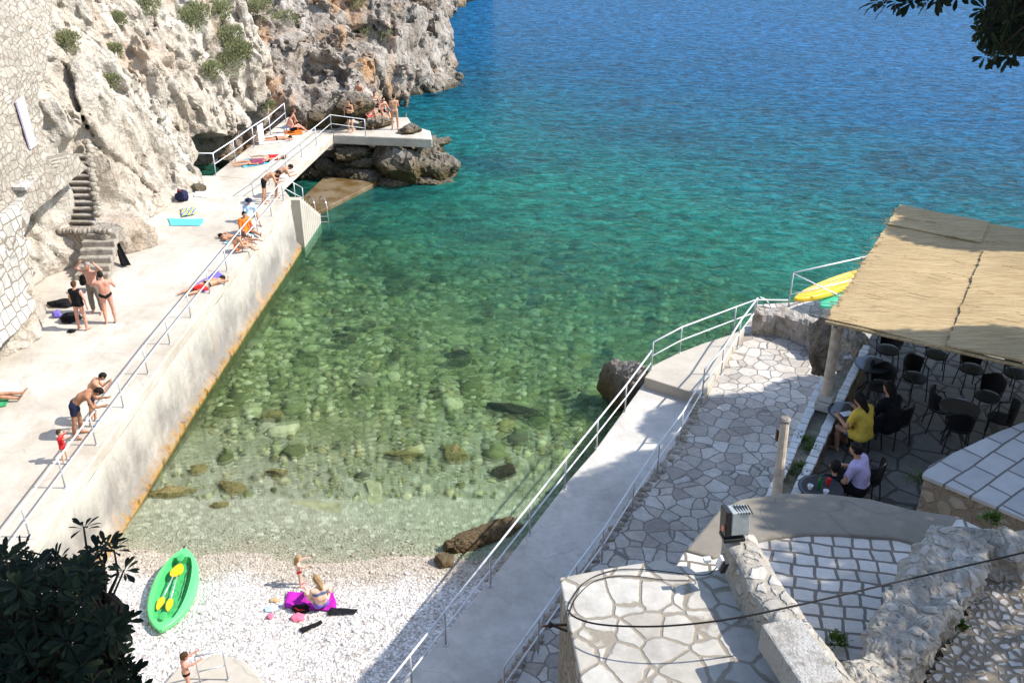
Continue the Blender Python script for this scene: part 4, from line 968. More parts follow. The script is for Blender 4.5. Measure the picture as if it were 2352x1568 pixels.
loc(MB().box(g_ + V3(-.24, .04, .12), bx(0, (.13, .1, .07)), R(5)).make('junction_box', 'steel', bevel=.005), fl)
a = P(1312, 1432, 9.88); b = P(1244, 1437, 9.88)
br_ = empty('cable_bracket', a, 0, 'rusty iron bracket with insulator fixed to the corner of the terrace block', 'bracket')
loc(MB().tube([a + V3(.15, 0, 0), b], .012, 8).make('arm', 'rust'), br_)
loc(MB().tube([b.lerp(a, .35), a + V3(.1, -.1, -.16)], .010, 8).make('brace', 'rust'), br_)
loc(MB().lathe(b.lerp(a, .3) + V3(0, 0, -.03), [(.016, 0), (.027, .01), (.027, .03), (.01, .05)], 10).make('insulator', 'black'), br_)
def sag(pts, r=.012):
    """smooth curve through points (Catmull-Rom)"""
    p = [Vector(q) for q in pts]; p = [p[0] * 2 - p[1]] + p + [p[-1] * 2 - p[-2]]; out = []
    for i in range(1, len(p) - 2):
        for k in range(10):
            t = k / 10; a, b, c, d = p[i - 1:i + 3]
            out.append(.5 * ((2 * b) + (-a + c) * t + (2 * a - 5 * b + 4 * c - d) * t * t + (-a + 3 * b - 3 * c + d) * t ** 3))
    out.append(p[-2]); return MB().tube(out, r, 6)
zc = lambda px, py, z: P(px, py, 16.5 - (16.5 - z) * .53)
tag(sag([zc(1305, 1400, 4.5), zc(1318, 1415, 4.62), (zc(1360, 1430, 4.8)), zc(1430, 1437, 5.0), zc(1540, 1436, 5.2), zc(1680, 1420, 5.4), zc(1850, 1385, 5.6), zc(2050, 1338, 5.75), zc(2200, 1303, 5.85), zc(2352, 1268, 6), zc(2500, 1230, 6.1)], .0085).make('thick_cable', 'rubber', smooth=True), 'thick twisted black cable sagging across the foreground to the right edge', 'cable')
tag(sag([zc(1300, 1412, 4.43), zc(1310, 1380, 4.44), zc(1345, 1335, 4.44), zc(1400, 1311, 4.44), zc(1460, 1306, 4.44), zc(1530, 1312, 4.44), zc(1580, 1318, 4.44), zc(1625, 1318, 4.6), zc(1648, 1300, 4.85)], .005).make('lamp_cable', 'rubber', smooth=True), 'thin black cable looping over the pale paving to the small lamp', 'cable')
tag(sag([zc(1306, 1412, 4.43), zc(1325, 1370, 4.43), zc(1370, 1332, 4.43), zc(1440, 1321, 4.43), zc(1520, 1330, 4.43), zc(1585, 1332, 4.43)], .004).make('side_cable', 'rubber', smooth=True), 'thinner second cable inside the loop on the pale paving', 'cable')

# ---------------- railings ----------------
def railing(name, posts, top, label, mids=None, r=.022, mat='steel', root=None, h=.85, base=True, pm='steel2'):
    """posts: list of (base Vector, height); top: list of Vectors of the top rail, mids: list of polylines"""
    t = empty(name, Vector(posts[0][0]), 0, label, 'railing')
    loc(MB().tube(top, r, 8).make('top_rail', mat, smooth=True), t)
    for q in (mids or []): loc(MB().tube(q, r * .82, 8).make('mid_rail', mat, smooth=True), t)
    for b, hh in posts:
        mb = MB().tube([b, b + Vector((0, 0, hh))], r * .9, 8)
        if base: mb.lathe(b, [(r * 2.4, 0), (r * 2.4, .012), (r, .02)], 8)
        loc(mb.make('post', pm, smooth=True), t)
    return t
up = lambda p, h: p + Vector((0, 0, h))
ys = [13.6 + 1.82 * k for k in range(15)]
pb = [Vector((ex(y) - .2, y, 2.4)) for y in ys]
railing('promenade_railing', [(p, .84) for p in pb], [up(p, .84) for p in pb], 'long white tube railing along the seaward edge of the promenade', [[up(p, .43) for p in pb]])
q = [P(582, 451, 2.4), P(619, 425, 2.4), P(657, 392, 2.4), P(693, 361, 2.4), P(730, 332, 2.4), P(762, 304, 2.4), P(840, 315, 2.4)]
q[4] = P(727, 334, 2.4)
railing('bridge_railing', [(p, .9) for p in q], [up(p, .9) for p in q], 'grey tube railing along the seaward edge of the footbridge, turning onto the platform', [[up(p, .45) for p in q]])
q = [P(496, 402, 2.4), P(541, 371, 2.4), P(584, 338, 2.4), P(622, 312, 2.4), P(657, 281, 2.4)]
l_ = P(440, 364, 3.1)
railing('cave_railing', [(p, 1.0) for p in q], [q[0] + Vector((-1.35, .1, .98))] + [up(p, 1.0) for p in q], 'white railing between the footbridge and the dark cave', [[up(p, .5) for p in q]], r=.028)
s0, s1, s2 = P(651, 456, 2.4), P(680, 471, 1.75), P(699, 480, 1.35)
railing('steps_railing', [(s0, .95), (s1, 1.0), (s2, .98)], [up(s0, .95), up(s1, 1.0), up(s2, .98)], 'short white handrail going down beside the worn steps', [[up(s0, .5), up(s1, .5), up(s2, .5)]])
# seaward walkway rail
pz = [(1024, 1480), (1127, 1345), (1217, 1227), (1297, 1122), (1370, 1029), (1435, 945)]
q = [P(*a, .98) for a in pz]; e0 = ext(q[0], q[1], 1.35); e00 = ext(q[0], q[1], 2.6)
f0 = P(1493, 864, .98)
railing('walkway_railing', [(p, .93) for p in [e0] + q + [f0]], [up(p, .93) for p in [e00, e0] + q + [f0]], 'sunlit white railing along the seaward edge of the walkway', [[up(p, .48) for p in [e00, e0] + q + [f0]]], r=.026)
q = [P(1496, 846, 1.35), P(1561, 810, 1.35), P(1684, 762, 1.35), P(1729, 745, 1.35)]
e = P(1806, 714, 1.9); e.z = 1.35
railing('landing_railing', [(p, .93) for p in q], [up(p, .93) for p in q] + [up(e, .95)], 'white railing round the raised landing toward the kayaks', [[up(p, .45) for p in q[:4]]], r=.026)
q0 = P(1811, 704, 1.95); q1 = q0 + Vector((3.6, 3.9, 0)); q1 = P(1996, 660, 1.95); q2 = P(1964, 662, 1.95)
t = railing('kayak_railing', [(q0, 1.25), (q1, 1.25)], [up(q0, 1.25), up(q1, 1.25)], 'tall white railing behind the yellow kayak', [[up(q0, .45), up(q1, .45)], [up(q0, 1.22), up(P(1924, 700, 1.95), .35), P(1924, 700, 1.95)], [up(q0, .04), up(P(1880, 686, 1.95), .04)]], r=.028)
# inner rail between walkway and plaza
pz = [(1236, 1500), (1321, 1375), (1382, 1291), (1451, 1179), (1509, 1088), (1562, 1014), (1610, 930)]
q = [P(*a, 1.05) for a in pz]; e0 = ext(q[0], q[1], 1.5)
railing('plaza_railing', [(p, .98) for p in [e0] + q], [up(p, .98) for p in [e0] + q], 'dull tube railing between the walkway and the paved plaza', [[up(p, .5) for p in [e0] + q]], r=.025)
q = [P(1612, 912, 1.35), P(1656, 860, 1.35), P(1694, 796, 1.35), P(1733, 742, 1.35)]
railing('upper_plaza_railing', [(p, .95) for p in q], [up(p, .95) for p in q], 'white railing on the plaza side of the raised landing', [[up(p, .48) for p in q]], r=.026)
hp = P(1738, 742, 1.1)
tag(sag([hp + Vector((.0, 0, 1.0)), hp + Vector((.25, 0, .85)), hp + Vector((.5, -.1, .5)), hp + Vector((.75, -.35, 0))], .024).make('bent_handrail', 'steel', smooth=True), 'short bent white pipe curving down beside the end wall', 'handrail')
# little gate at the bracket
p = P(1240, 1500, 1.05)
# boy's railing on the beach
pad = [P(*a, .5)[:2] for a in [(350, 1600), (410, 1530), (500, 1500), (560, 1515), (640, 1600), (640, 1700), (350, 1700)]]
tag(MB().prism(pad, 0, .52).make('concrete_pad', 'slab', bevel=.05), 'worn concrete pad set in the pebbles at the bottom edge', 'pad')
q = [P(462, 1575, .52), P(524, 1560, .52)]
railing('beach_railing', [(q[0], .85), (q[1], .85)], [up(q[0], .85), up(q[1], .85)], 'small grey rail frame in front of the boy at the bottom edge', [[up(q[0], .42), up(q[1], .42)]], r=.02, mat='steel2')
# swim ladder
ld = P(728, 496, .2); t = empty('swim_ladder', ld, 0, 'small chrome swim ladder hooked on the low landing', 'ladder')
for dx in (0, .55):
    mb = sag([ld + Vector((dx - .4, .35, 0)), ld + Vector((dx - .4, .3, .75)), ld + Vector((dx - .2, .1, .9)), ld + Vector((dx, -.25, .55)), ld + Vector((dx + .05, -.35, -.6))], .022)
    loc(mb.make('side_rail', 'chrome', smooth=True), t)
for k in range(3):
    loc(MB().tube([ld + Vector((.04, -.33, .1 - .28 * k)), ld + Vector((.59, -.33, .1 - .28 * k))], .018, 6).make('rung', 'chrome'), t)
# ---------------- people: signed-distance bodies meshed with surface nets ----------------
class Field:
    def __init__(s, lo, hi, h):
        s.h = h; s.o = np.array(lo) - h * 2; n = np.ceil((np.array(hi) - lo) / h).astype(int) + 5
        ax = [s.o[i] + h * np.arange(n[i]) for i in range(3)]
        s.X = np.stack(np.meshgrid(*ax, indexing='ij'), -1).astype(np.float32)
    def cap(s, a, b, ra, rb):
        a = np.array(a, np.float32); b = np.array(b, np.float32); ab = b - a; d = s.X - a
        t = np.clip((d @ ab) / max(1e-9, float(ab @ ab)), 0, 1)
        return np.linalg.norm(d - t[..., None] * ab, axis=-1) - (ra + (rb - ra) * t)
    def ell(s, c, r, m=None):
        d = s.X - np.array(c, np.float32)
        if m is not None: d = d @ np.array(m, np.float32)
        r = np.array(r, np.float32); k = np.linalg.norm(d / r, axis=-1); return (k - 1) * float(r.min())
    def mesh(s, F, name, mat, parent):
        V, Q = surfnet(F, s.o, s.h)
        me = bpy.data.meshes.new(name); me.from_pydata(V.tolist(), [], Q.tolist()); me.update()
        me.materials.append(M[mat] if isinstance(mat, str) else mat)
        me.polygons.foreach_set('use_smooth', [True] * len(me.polygons))
        o = bpy.data.objects.new(name, me); C.objects.link(o); o.parent = parent; return o
def smin(a, b, k):
    h = np.clip(.5 + .5 * (b - a) / k, 0, 1); return b * (1 - h) + a * h - k * h * (1 - h)
def skin(name, col):
    g = G(name); nz = g.noise(9, 3); c = g.ramp(nz, [(.3, tuple(k * .88 for k in col)), (.7, tuple(min(1, k * 1.08) for k in col))])
    g.b.inputs['Subsurface Weight'].default_value = 0
    return g.done(c, .5, None, .4)
M['tan'] = skin('tanned_skin', (.52, .27, .16)); M['red'] = skin('sunburnt_skin', (.62, .30, .21)); M['pale'] = skin('fair_skin', (.70, .44, .32)); M['brown'] = skin('deep_tan_skin', (.36, .17, .09))
HC = {'dark': (.012, .009, .007), 'brown': (.07, .035, .018), 'blond': (.33, .21, .10), 'grey': (.3, .26, .23), 'red': (.13, .055, .03)}
for k, v in HC.items(): M['hair_' + k] = plain('hair_' + k, v, .7, .35, 40, .2)
def fab(name, c, v=.12):
    if name not in M: M[name] = plain('fabric_' + name, c, .85, v, 14, .15, 0, .25)
    return name
fab('navy', (.02, .025, .06)); fab('blackcloth', (.012, .012, .014)); fab('redcloth', (.65, .03, .03)); fab('greytrouser', (.20, .18, .15)); fab('white', (.8, .8, .8)); fab('yellow', (.75, .50, .07))
fab('lilac_shirt', (.5, .44, .66)); fab('orange', (.85, .20, .03)); fab('purple', (.42, .02, .36)); fab('pink', (.85, .18, .28)); fab('aqua', (.12, .55, .72)); fab('blue', (.05, .25, .62)); fab('maroon', (.25, .05, .1)); fab('jeans', (.10, .14, .25)); fab('lightblue', (.5, .65, .8)); fab('green', (.05, .3, .12)); fab('brightgreen', (.2, .7, .15)); fab('violet', (.18, .14, .5))
def person(pos, rz, label, H=1.75, pose=None, sk='tan', hair='dark', longhair=False, wear=(), h=.02, group=None, girth=1.0, child=False, tilt=None, lift=0, feet=True):
    """pose: segment directions in body frame (x right, y forward, z up). wear: list of (kind, material)"""
    p = dict(sp1=(0, 0, 1), sp2=(0, 0, 1), nk=(0, .15, 1), hd=(0, 1, 0), side=(1, 0, 0), uaL=(-.25, .05, -1), faL=(-.1, .25, -1), uaR=(.25, .05, -1), faR=(.1, .25, -1),
             thL=(-.08, .05, -1), shL=(-.02, -.03, -1), thR=(.08, .0, -1), shR=(.02, -.05, -1), ftL=(-.15, 1, -.12), ftR=(.15, 1, -.12))
    p.update(pose or {})
    U = {k: Vector(v).normalized() for k, v in p.items()}; s = H / 1.75
    hs = 1.28 if child else 1.0; lg = .86 if child else 1.0
    L = dict(sp=.25 * s, nk=.10 * s, ua=.29 * s * lg, fa=.25 * s * lg, th=.43 * s * lg, sh=.42 * s * lg, ft=.17 * s, hand=.09 * s)
    J = {}; J['pel'] = Vector((0, 0, 0)); J['mid'] = U['sp1'] * L['sp']; J['che'] = J['mid'] + U['sp2'] * L['sp']; J['hb'] = J['che'] + U['nk'] * L['nk']; J['hd'] = J['hb'] + U['nk'] * .10 * s * hs
    sd_ = U['side']; hw = U.get('hips', sd_) if 'hips' in p else sd_
    for q, sg in (('L', -1), ('R', 1)):
        J['sho' + q] = J['che'] + sd_ * sg * .175 * s * girth - U['sp2'] * .045 * s
        J['elb' + q] = J['sho' + q] + U['ua' + q] * L['ua']; J['wri' + q] = J['elb' + q] + U['fa' + q] * L['fa']; J['han' + q] = J['wri' + q] + U['fa' + q] * L['hand']
        J['hip' + q] = J['pel'] + hw * sg * .095 * s - U['sp1'] * .02 * s
        J['kne' + q] = J['hip' + q] + U['th' + q] * L['th']; J['ank' + q] = J['kne' + q] + U['sh' + q] * L['sh']; J['toe' + q] = J['ank' + q] + U['ft' + q] * L['ft'] + Vector((0, 0, -.035 * s))
    if tilt:
        for k in J: J[k] = tilt @ J[k]
        U = {k: tilt @ v for k, v in U.items()}; sd_ = U['side']
    pts = np.array([tuple(v) for v in J.values()]); zmin = pts[:, 2].min()
    lo = pts.min(0) - .2 * s; hi = pts.max(0) + .24 * s
    F = Field(lo, hi, h * (s if s < 1 else 1)); gr = girth
    fw = sd_.cross(U['sp2']).normalized() * -1
    if fw.dot(sd_.cross(U['sp2'])) > 0: pass
    fw = U['sp2'].cross(sd_).normalized()
    c = lambda a, b, ra, rb: F.cap(a, b, ra * s, rb * s)
    # torso: two side columns blended
    T = c(J['pel'] + sd_ * .06 * s, J['mid'] + sd_ * .05 * s, .105 * gr, .088 * gr)
    T = smin(T, c(J['pel'] - sd_ * .06 * s, J['mid'] - sd_ * .05 * s, .105 * gr, .088 * gr), .05 * s)
    for g_ in (-1, 1): T = smin(T, c(J['mid'] + sd_ * g_ * .05 * s, J['che'] + sd_ * g_ * .085 * s - U['sp2'] * .09 * s, .088 * gr, .098 * gr), .05 * s)
    if gr > 1.08: T = smin(T, F.ell(J['mid'] + fw * .06 * s - U['sp1'] * .03 * s, (.14 * s * gr,) * 3), .06 * s)
    T = smin(T, c(J['shoL'], J['shoR'], .058, .058), .06 * s)
    NH = smin(c(J['che'] - U['sp2'] * .03 * s, J['hb'], .06, .05), T, .04 * s)
    # head
    hf = U['hd'] - U['nk'] * U['hd'].dot(U['nk']); hf = hf.normalized() if hf.length > .1 else fw
    hx = U['nk'].cross(hf) * -1; R3 = np.array([tuple(hx), tuple(hf), tuple(U['nk'])]).T
    hc = J['hd']; k = s * hs
    Hd = F.ell(hc + hf * .005 * k, (.074 * k, .094 * k, .112 * k), R3)
    Hd = smin(Hd, F.cap(hc + hf * .06 * k - U['nk'] * .06 * k, hc + hf * .03 * k - U['nk'] * .05 * k, .04 * k, .05 * k), .03 * k)   # jaw
    Hd = smin(Hd, F.cap(hc + hf * .092 * k, hc + hf * .11 * k - U['nk'] * .025 * k, .012 * k, .016 * k), .012 * k)                # nose
    for g_ in (-1, 1): Hd = smin(Hd, F.cap(hc + hx * g_ * .076 * k - U['nk'] * .02 * k, hc + hx * g_ * .082 * k + U['nk'] * .015 * k, .012 * k, .014 * k), .008 * k)
    Ar = None; Lg = None
    for q, g_ in (('L', -1), ('R', 1)):
        a = smin(c(J['sho' + q], J['elb' + q], .052, .041), c(J['elb' + q], J['wri' + q], .041, .027), .02 * s)
        # hand: palm, four fingers, thumb
        fd = U['fa' + q]; pn = fd.cross(sd_); pn = pn.normalized() if pn.length > .2 else fd.cross(Vector((0, 0, 1))).normalized(); wd = pn.cross(fd).normalized()
        pm = J['wri' + q] + fd * .055 * s
        a = smin(a, smin(c(J['wri' + q], pm + wd * .02 * s, .024, .02), c(J['wri' + q], pm - wd * .02 * s, .024, .02), .02 * s), .02 * s)
        for m_, ln in ((-.033, .055), (-.011, .068), (.011, .072), (.033, .062)):
            b0 = pm + wd * m_ * s; b1 = b0 + (fd + wd * m_ * 4 - pn * .15).normalized() * ln * .6 * s; b2 = b1 + (fd - pn * .7 + wd * m_ * 3).normalized() * ln * .5 * s
            a = np.minimum(a, np.minimum(c(b0, b1, .011, .0105), c(b1, b2, .0105, .009)))
        t0 = J['wri' + q] + fd * .02 * s; a = smin(a, c(t0, t0 + (fd * .6 - wd * g_ * .9 - pn * .3).normalized() * .065 * s, .014, .011), .008 * s)
        Ar = a if Ar is None else np.minimum(Ar, a)
        l = smin(c(J['hip' + q], J['kne' + q], .083 * gr, .054), c(J['kne' + q], J['kne' + q].lerp(J['ank' + q], .35), .054, .056), .02 * s)
        l = smin(l, c(J['kne' + q].lerp(J['ank' + q], .35), J['ank' + q], .056, .035), .02 * s)
        l = smin(l, c(J['ank' + q], J['toe' + q], .034, .026), .015 * s)
        l = smin(l, c(J['ank' + q], J['ank' + q] - U['ft' + q] * .03 * s + Vector((0, 0, -.03 * s)), .034, .03), .015 * s)
        Lg = l if Lg is None else np.minimum(Lg, l)
    B_ = smin(smin(smin(NH, Hd, .025 * s), Ar, .03 * s), Lg, .045 * s); core = smin(T, Lg, .045 * s)
    root = empty('person', pos, rz, label, 'person', group)
    rg = []
    body = F.mesh(B_, 'body', sk, root)
    # hair
    if hair:
        cut = F.X @ np.array(tuple((hf * 1.0 - U['nk'] * .75).normalized()), np.float32) - float(hc.dot((hf - U['nk'] * .75).normalized())) - .018 * k
        hm = np.maximum(F.ell(hc - hf * .008 * k + U['nk'] * .008 * k, (.088 * k, .106 * k, .12 * k), R3), cut)
        if longhair:
            hm = smin(hm, F.cap(hc - hf * .07 * k - U['nk'] * .02 * k, hc - hf * .09 * k - U['nk'] * .22 * k, .07 * k, .05 * k), .04 * k)
        hm = hm + .006 * k * np.sin(F.X[..., 0] * 90 + F.X[..., 2] * 40)
        F.mesh(hm, 'hair', 'hair_' + hair, root)
    e = MB()
    for g_ in (-1, 1): e.blob(hc + hx * g_ * .032 * k + hf * .089 * k + U['nk'] * .004 * k, (.012 * k, .01 * k, .009 * k), 1, 0)
    e.make('eyes', 'hair_dark', root)
    MB().blob(hc + hf * .097 * k - U['nk'] * .055 * k, (.022 * k, .008 * k, .007 * k), 1, 0).make('mouth', 'maroon', root)
    pd = lambda pt, n_: (F.X @ np.array(tuple(n_), np.float32) - float(Vector(pt).dot(n_)))
    def thick(d, rr): return np.maximum(d - .013 * s, rr)
    for kind, mt in wear:
        if kind in ('shorts', 'briefs', 'trousers'):
            hr = {'shorts': .55, 'briefs': .14, 'trousers': 1.0}[kind]; rr = F.ell(J['pel'], (.2 * s * gr,) * 3)
            rr = np.maximum(rr, pd(J['pel'] + U['sp1'] * (.03 if kind == 'briefs' else .07) * s, U['sp1']))
            for q in 'LR':
                e_ = J['hip' + q] + U['th' + q] * L['th'] * min(1, hr) * 1.0
                r1 = np.maximum(F.cap(J['hip' + q], e_, .14 * s * gr, .11 * s * gr), pd(e_, U['th' + q])) if kind != 'trousers' else F.cap(J['hip' + q], J['kne' + q], .14 * s * gr, .1 * s)
                rr = np.minimum(rr, r1)
                if kind == 'trousers':
                    e2 = J['kne' + q] + U['sh' + q] * L['sh'] * .93; rr = np.minimum(rr, np.maximum(F.cap(J['kne' + q], e2, .1 * s, .09 * s), pd(e2, U['sh' + q])))
            if kind == 'briefs':
                for q in 'LR': rr = np.maximum(rr, pd(J['hip' + q] + U['th' + q] * .075 * s, (U['th' + q] - sd_ * (.5 if q == 'R' else -.5)).normalized()))
            base = core - (.016 * s if kind == 'trousers' else 0)
            F.mesh(thick(base, rr), kind, mt, root)
        if kind in ('shirt', 'tank', 'swimsuit', 'bikini_top'):
            b_ = smin(T, Lg, .045 * s)
            if kind in ('shirt',): b_ = smin(b_, Ar, .03 * s)
            top = J['che'] + U['sp2'] * .045 * s; bot = J['pel'] - U['sp1'] * .06 * s
            rr = F.cap(J['pel'], J['che'], .26 * s * gr, .3 * s * gr)
            rr = np.maximum(rr, pd(top, U['sp2']))
            if kind == 'bikini_top': rr = np.maximum(np.maximum(rr, pd(J['che'] - U['sp2'] * .10 * s, U['sp2'])), pd(J['che'] - U['sp2'] * .18 * s, -U['sp2']))
            elif kind == 'swimsuit':
                rr = np.maximum(rr, pd(J['che'] - U['sp2'] * .03 * s, U['sp2']))
                for q in 'LR': rr = np.maximum(rr, pd(J['hip' + q] + U['th' + q] * .06 * s, (U['th' + q] - sd_ * (.5 if q == 'R' else -.5)).normalized()))
            else: rr = np.maximum(rr, pd(bot, -U['sp1']))
            if kind == 'shirt':
                for q in 'LR':
                    e_ = J['sho' + q] + U['ua' + q] * L['ua'] * .6; rr = np.minimum(rr, np.maximum(F.cap(J['sho' + q], e_, .09 * s, .09 * s), pd(e_, U['ua' + q])))
                b_ = b_ - .008 * s
            if kind == 'tank':
                for q, g_ in (('L', -1), ('R', 1)): rr = np.maximum(rr, pd(J['sho' + q] + sd_ * g_ * .005 * s, sd_ * g_))
            F.mesh(thick(b_, rr), kind, mt, root)
        if kind == 'hat':
            hm = np.minimum(np.maximum(F.ell(hc + U['nk'] * .02 * k, (.1 * k, .118 * k, .125 * k), R3), -pd(hc + U['nk'] * .03 * k, U['nk'])), np.maximum(F.ell(hc + U['nk'] * .035 * k, (.16 * k, .17 * k, .3 * k), R3), np.abs(pd(hc + U['nk'] * .035 * k, U['nk'])) - .012 * k))
            F.mesh(hm, 'hat', mt, root)
        if kind == 'shoes':
            sh_ = None
            for q in 'LR':
                a_ = c(J['ank' + q] + Vector((0, 0, -.03 * s)), J['toe' + q], .044, .036); sh_ = a_ if sh_ is None else np.minimum(sh_, a_)
            F.mesh(sh_, 'shoes', mt, root)
    # rest on the ground: lowest body vertex at z 0 of the root
    zs = np.array([v.co.z for v in body.data.vertices]); dz = -zs.min() + lift
    for ch in root.children: ch.location = (0, 0, dz)
    return root, J, dz
def Rz(a): return Matrix.Rotation(a, 3, 'Z')
LOOK = dict(hd=(0, .7, -.7))
# body frame faces +y; rz turns it. facing camera = rz pi, facing the sea (+x) = -pi/2
fa = math.pi
PR_Z = 2.4
def at(px, py, z=PR_Z): return P(px, py, z)
# -- promenade, standing group
person(at(192, 757), R(-12), 'person in a black sleeveless top standing with their back to us near the bags', 1.66, dict(uaR=(.35, .0, -1), faR=(.15, -.05, -1), uaL=(-.3, .1, -1), faL=(-.1, .4, -1), thL=(-.1, 0, -1), thR=(.12, 0, -1)), 'red', 'brown', False, (('tank', 'blackcloth'), ('briefs', 'blackcloth')), girth=1.12)
person(at(226, 718), R(168), 'sunburnt person in grey trousers with both hands raised to the head', 1.78, dict(uaR=(1, .1, .55), faR=(-.75, .1, .75), uaL=(-1, .1, .55), faL=(.75, .1, .75), thL=(-.15, 0, -1), thR=(.15, 0, -1)), 'red', 'grey', False, (('trousers', 'greytrouser'),), girth=1.08)
person(at(256, 742), R(20), 'bare backed person in black swim briefs standing beside the rock face', 1.78, dict(uaL=(-.6, .8, -.6), faL=(.3, 1, .2), uaR=(.35, .5, -.8), faR=(-.3, 1, .3), nk=(-.15, .3, 1)), 'red', 'dark', False, (('briefs', 'blackcloth'),), girth=1.15)
# -- leaning on the rail
lean = dict(sp1=(0, .75, .75), sp2=(0, .95, .35), nk=(0, 1, .15), hd=(0, .4, -1), uaL=(-.2, .35, -1), faL=(.1, 1, .05), uaR=(.2, .35, -1), faR=(-.1, 1, .05), thL=(-.1, .05, -1), shL=(0, -.1, -1), thR=(.1, -.12, -1), shR=(0, -.22, -1))
def atx(y, dx=0.3): return Vector((ex(y) - .2 - dx, y, 2.4))
p = at(196, 1002); person(p + Vector((-.08, 0, 0)), R(-78), 'shirtless person in navy shorts bent over the promenade railing', 1.82, lean, 'brown', 'dark', False, (('shorts', 'navy'),))
p = at(228, 976); person(p + Vector((-.1, .1, 0)), R(-70), 'bather in striped shorts and blue shoes leaning on the railing beside the taller one', 1.62, dict(lean, sp1=(0, .3, 1), sp2=(0, .7, .7), nk=(0, .8, .5), uaL=(0, .5, -.9), faL=(.2, .8, .6), uaR=(.1, .6, -.8), faR=(-.3, .8, .7)), 'tan', 'dark', False, (('shorts', 'navy'), ('shoes', 'lightblue')))
person(at(152, 1060), R(-80), 'small child in a red shirt and blue shoes holding the railing', .98, dict(uaL=(-.1, .8, .5), faL=(0, 1, .5), uaR=(.2, .9, .2), faR=(0, 1, .4), thL=(-.15, .1, -1), thR=(.15, -.1, -1)), 'pale', 'brown', False, (('shirt', 'redcloth'), ('briefs', 'white'), ('shoes', 'lightblue')), child=True, h=.014)
p = at(612, 466); person(p, R(-75), 'shirtless person in black shorts bending over the far railing, nearer of the two', 1.78, lean, 'tan', 'dark', False, (('shorts', 'blackcloth'),), h=.025)
p = at(640, 452); person(p, R(-60), 'shirtless person in dark shorts bending over the far railing, farther of the two', 1.78, dict(lean, sp1=(0, .9, .6)), 'tan', 'dark', False, (('shorts', 'blackcloth'),), h=.025)
# -- seated / lying
sit = dict(sp1=(0, -.25, 1), sp2=(0, .05, 1), nk=(0, .3, 1), thL=(-.25, 1, .35), shL=(0, .8, -.75), thR=(.25, 1, .35), shR=(0, .8, -.75), ftL=(0, 1, .1), ftR=(0, 1, .1), uaL=(-.35, .3, -1), faL=(.1, .9, -.2), uaR=(.35, .3, -1), faR=(-.1, .9, -.2))
flat = dict(sit, thL=(-.2, 1, .05), shL=(-.05, 1, 0), thR=(.2, 1, .02), shR=(.05, 1, 0), ftL=(0, .4, .9), ftR=(0, .4, .9))
bench = dict(sit, thL=(-.2, 1, .0), shL=(0, .25, -1), thR=(.25, 1, 0), shR=(0, .1, -1), ftL=(0, 1, -.1), ftR=(0, 1, -.1), sp2=(0, .35, 1))
supine = Matrix.Rotation(R(-90), 3, 'X'); 
def lying(pos, rz, lab, face_down=False, **kw):
    ps = dict(uaL=(-.35, 0, -1), faL=(.1, 0, -1), uaR=(.45, 0, .8), faR=(-.7, 0, .6), thL=(-.12, .0, -1), thR=(.15, .12, -1), shR=(0, -.12, -1), shL=(0, 0, -1), nk=(0, 0, 1), ftL=(-.2, .7, -.6), ftR=(.2, .7, -.6))
    ps.update(kw.pop('pose', {}))
    if face_down:
        ps.update(ftL=(-.2, .2, -1), ftR=(.2, .2, -1)); t = Matrix.Rotation(R(-90), 3, 'X')
    else: t = Matrix.Rotation(R(90), 3, 'X')
    return person(pos, rz, lab, pose=ps, tilt=t, **kw)
person(at(576, 508), R(-150), 'seated person in a white top and dark cap behind the promenade railing', 1.7, dict(sit, sp2=(0, .3, 1)), 'tan', 'dark', False, (('shirt', 'lightblue'), ('shorts', 'white'), ('hat', 'navy')), h=.025)
person(at(566, 535), R(-140), 'seated person in an orange shirt behind the promenade railing', 1.7, dict(flat), 'tan', 'dark', False, (('shirt', 'orange'), ('shorts', 'blackcloth')), h=.025)
lying(at(543, 553), R(70), 'sunbather with dark swimwear lying beside the orange shirted one', face_down=True, H=1.7, sk='tan', hair='dark', wear=(('shorts', 'blackcloth'),), h=.025)
person(at(546, 580), R(-60), 'person in an orange swimsuit seated low against the wall edge', 1.5, dict(sit, sp1=(0, -.1, 1), sp2=(0, .8, .8), nk=(0, 1, .3)), 'tan', 'brown', False, (('swimsuit', 'orange'),), h=.025)
lying(at(474, 660), R(-38), 'sunbather lying face down at the wall edge beside the red bag', face_down=True, H=1.68, sk='tan', hair='dark', wear=(('briefs', 'blackcloth'),), h=.025)
lying(at(580, 378), R(112), 'sunbather in a maroon shirt lying on the footbridge', H=1.7, sk='tan', hair='dark', wear=(('shirt', 'maroon'), ('briefs', 'maroon')), h=.028)
lying(at(618, 366), R(95), 'sunbather in a red swimsuit lying on the footbridge', H=1.7, sk='pale', hair='brown', wear=(('swimsuit', 'redcloth'),), h=.028)
lying(at(634, 323), R(-78), 'sunbather lying face down near the sign on the footbridge', face_down=True, H=1.72, sk='tan', hair='dark', wear=(('briefs', 'blackcloth'),), h=.028)
person(at(672, 306), R(-60), 'person sitting on the footbridge on an orange towel with knees bent', 1.75, dict(sit, uaL=(-.3, -.5, -1), faL=(0, -.2, -1)), 'red', 'dark', False, (('shorts', 'blackcloth'),), h=.028)
person(at(678, 294), R(-60), 'person sitting on the footbridge on a blue towel behind the first pair', 1.72, sit, 'tan', 'red', False, (('swimsuit', 'navy'),), h=.028)
GP = 'bathers on the rocky platform'
person(at(806, 304), R(150), 'slim person in dark swimwear standing at the platform railing', 1.72, dict(uaL=(-.4, .2, -1), faL=(.3, .6, .3), uaR=(.5, 0, -1), faR=(-.2, .4, -1)), 'tan', 'dark', True, (('bikini_top', 'blackcloth'), ('shorts', 'blackcloth')), h=.028, group=GP)
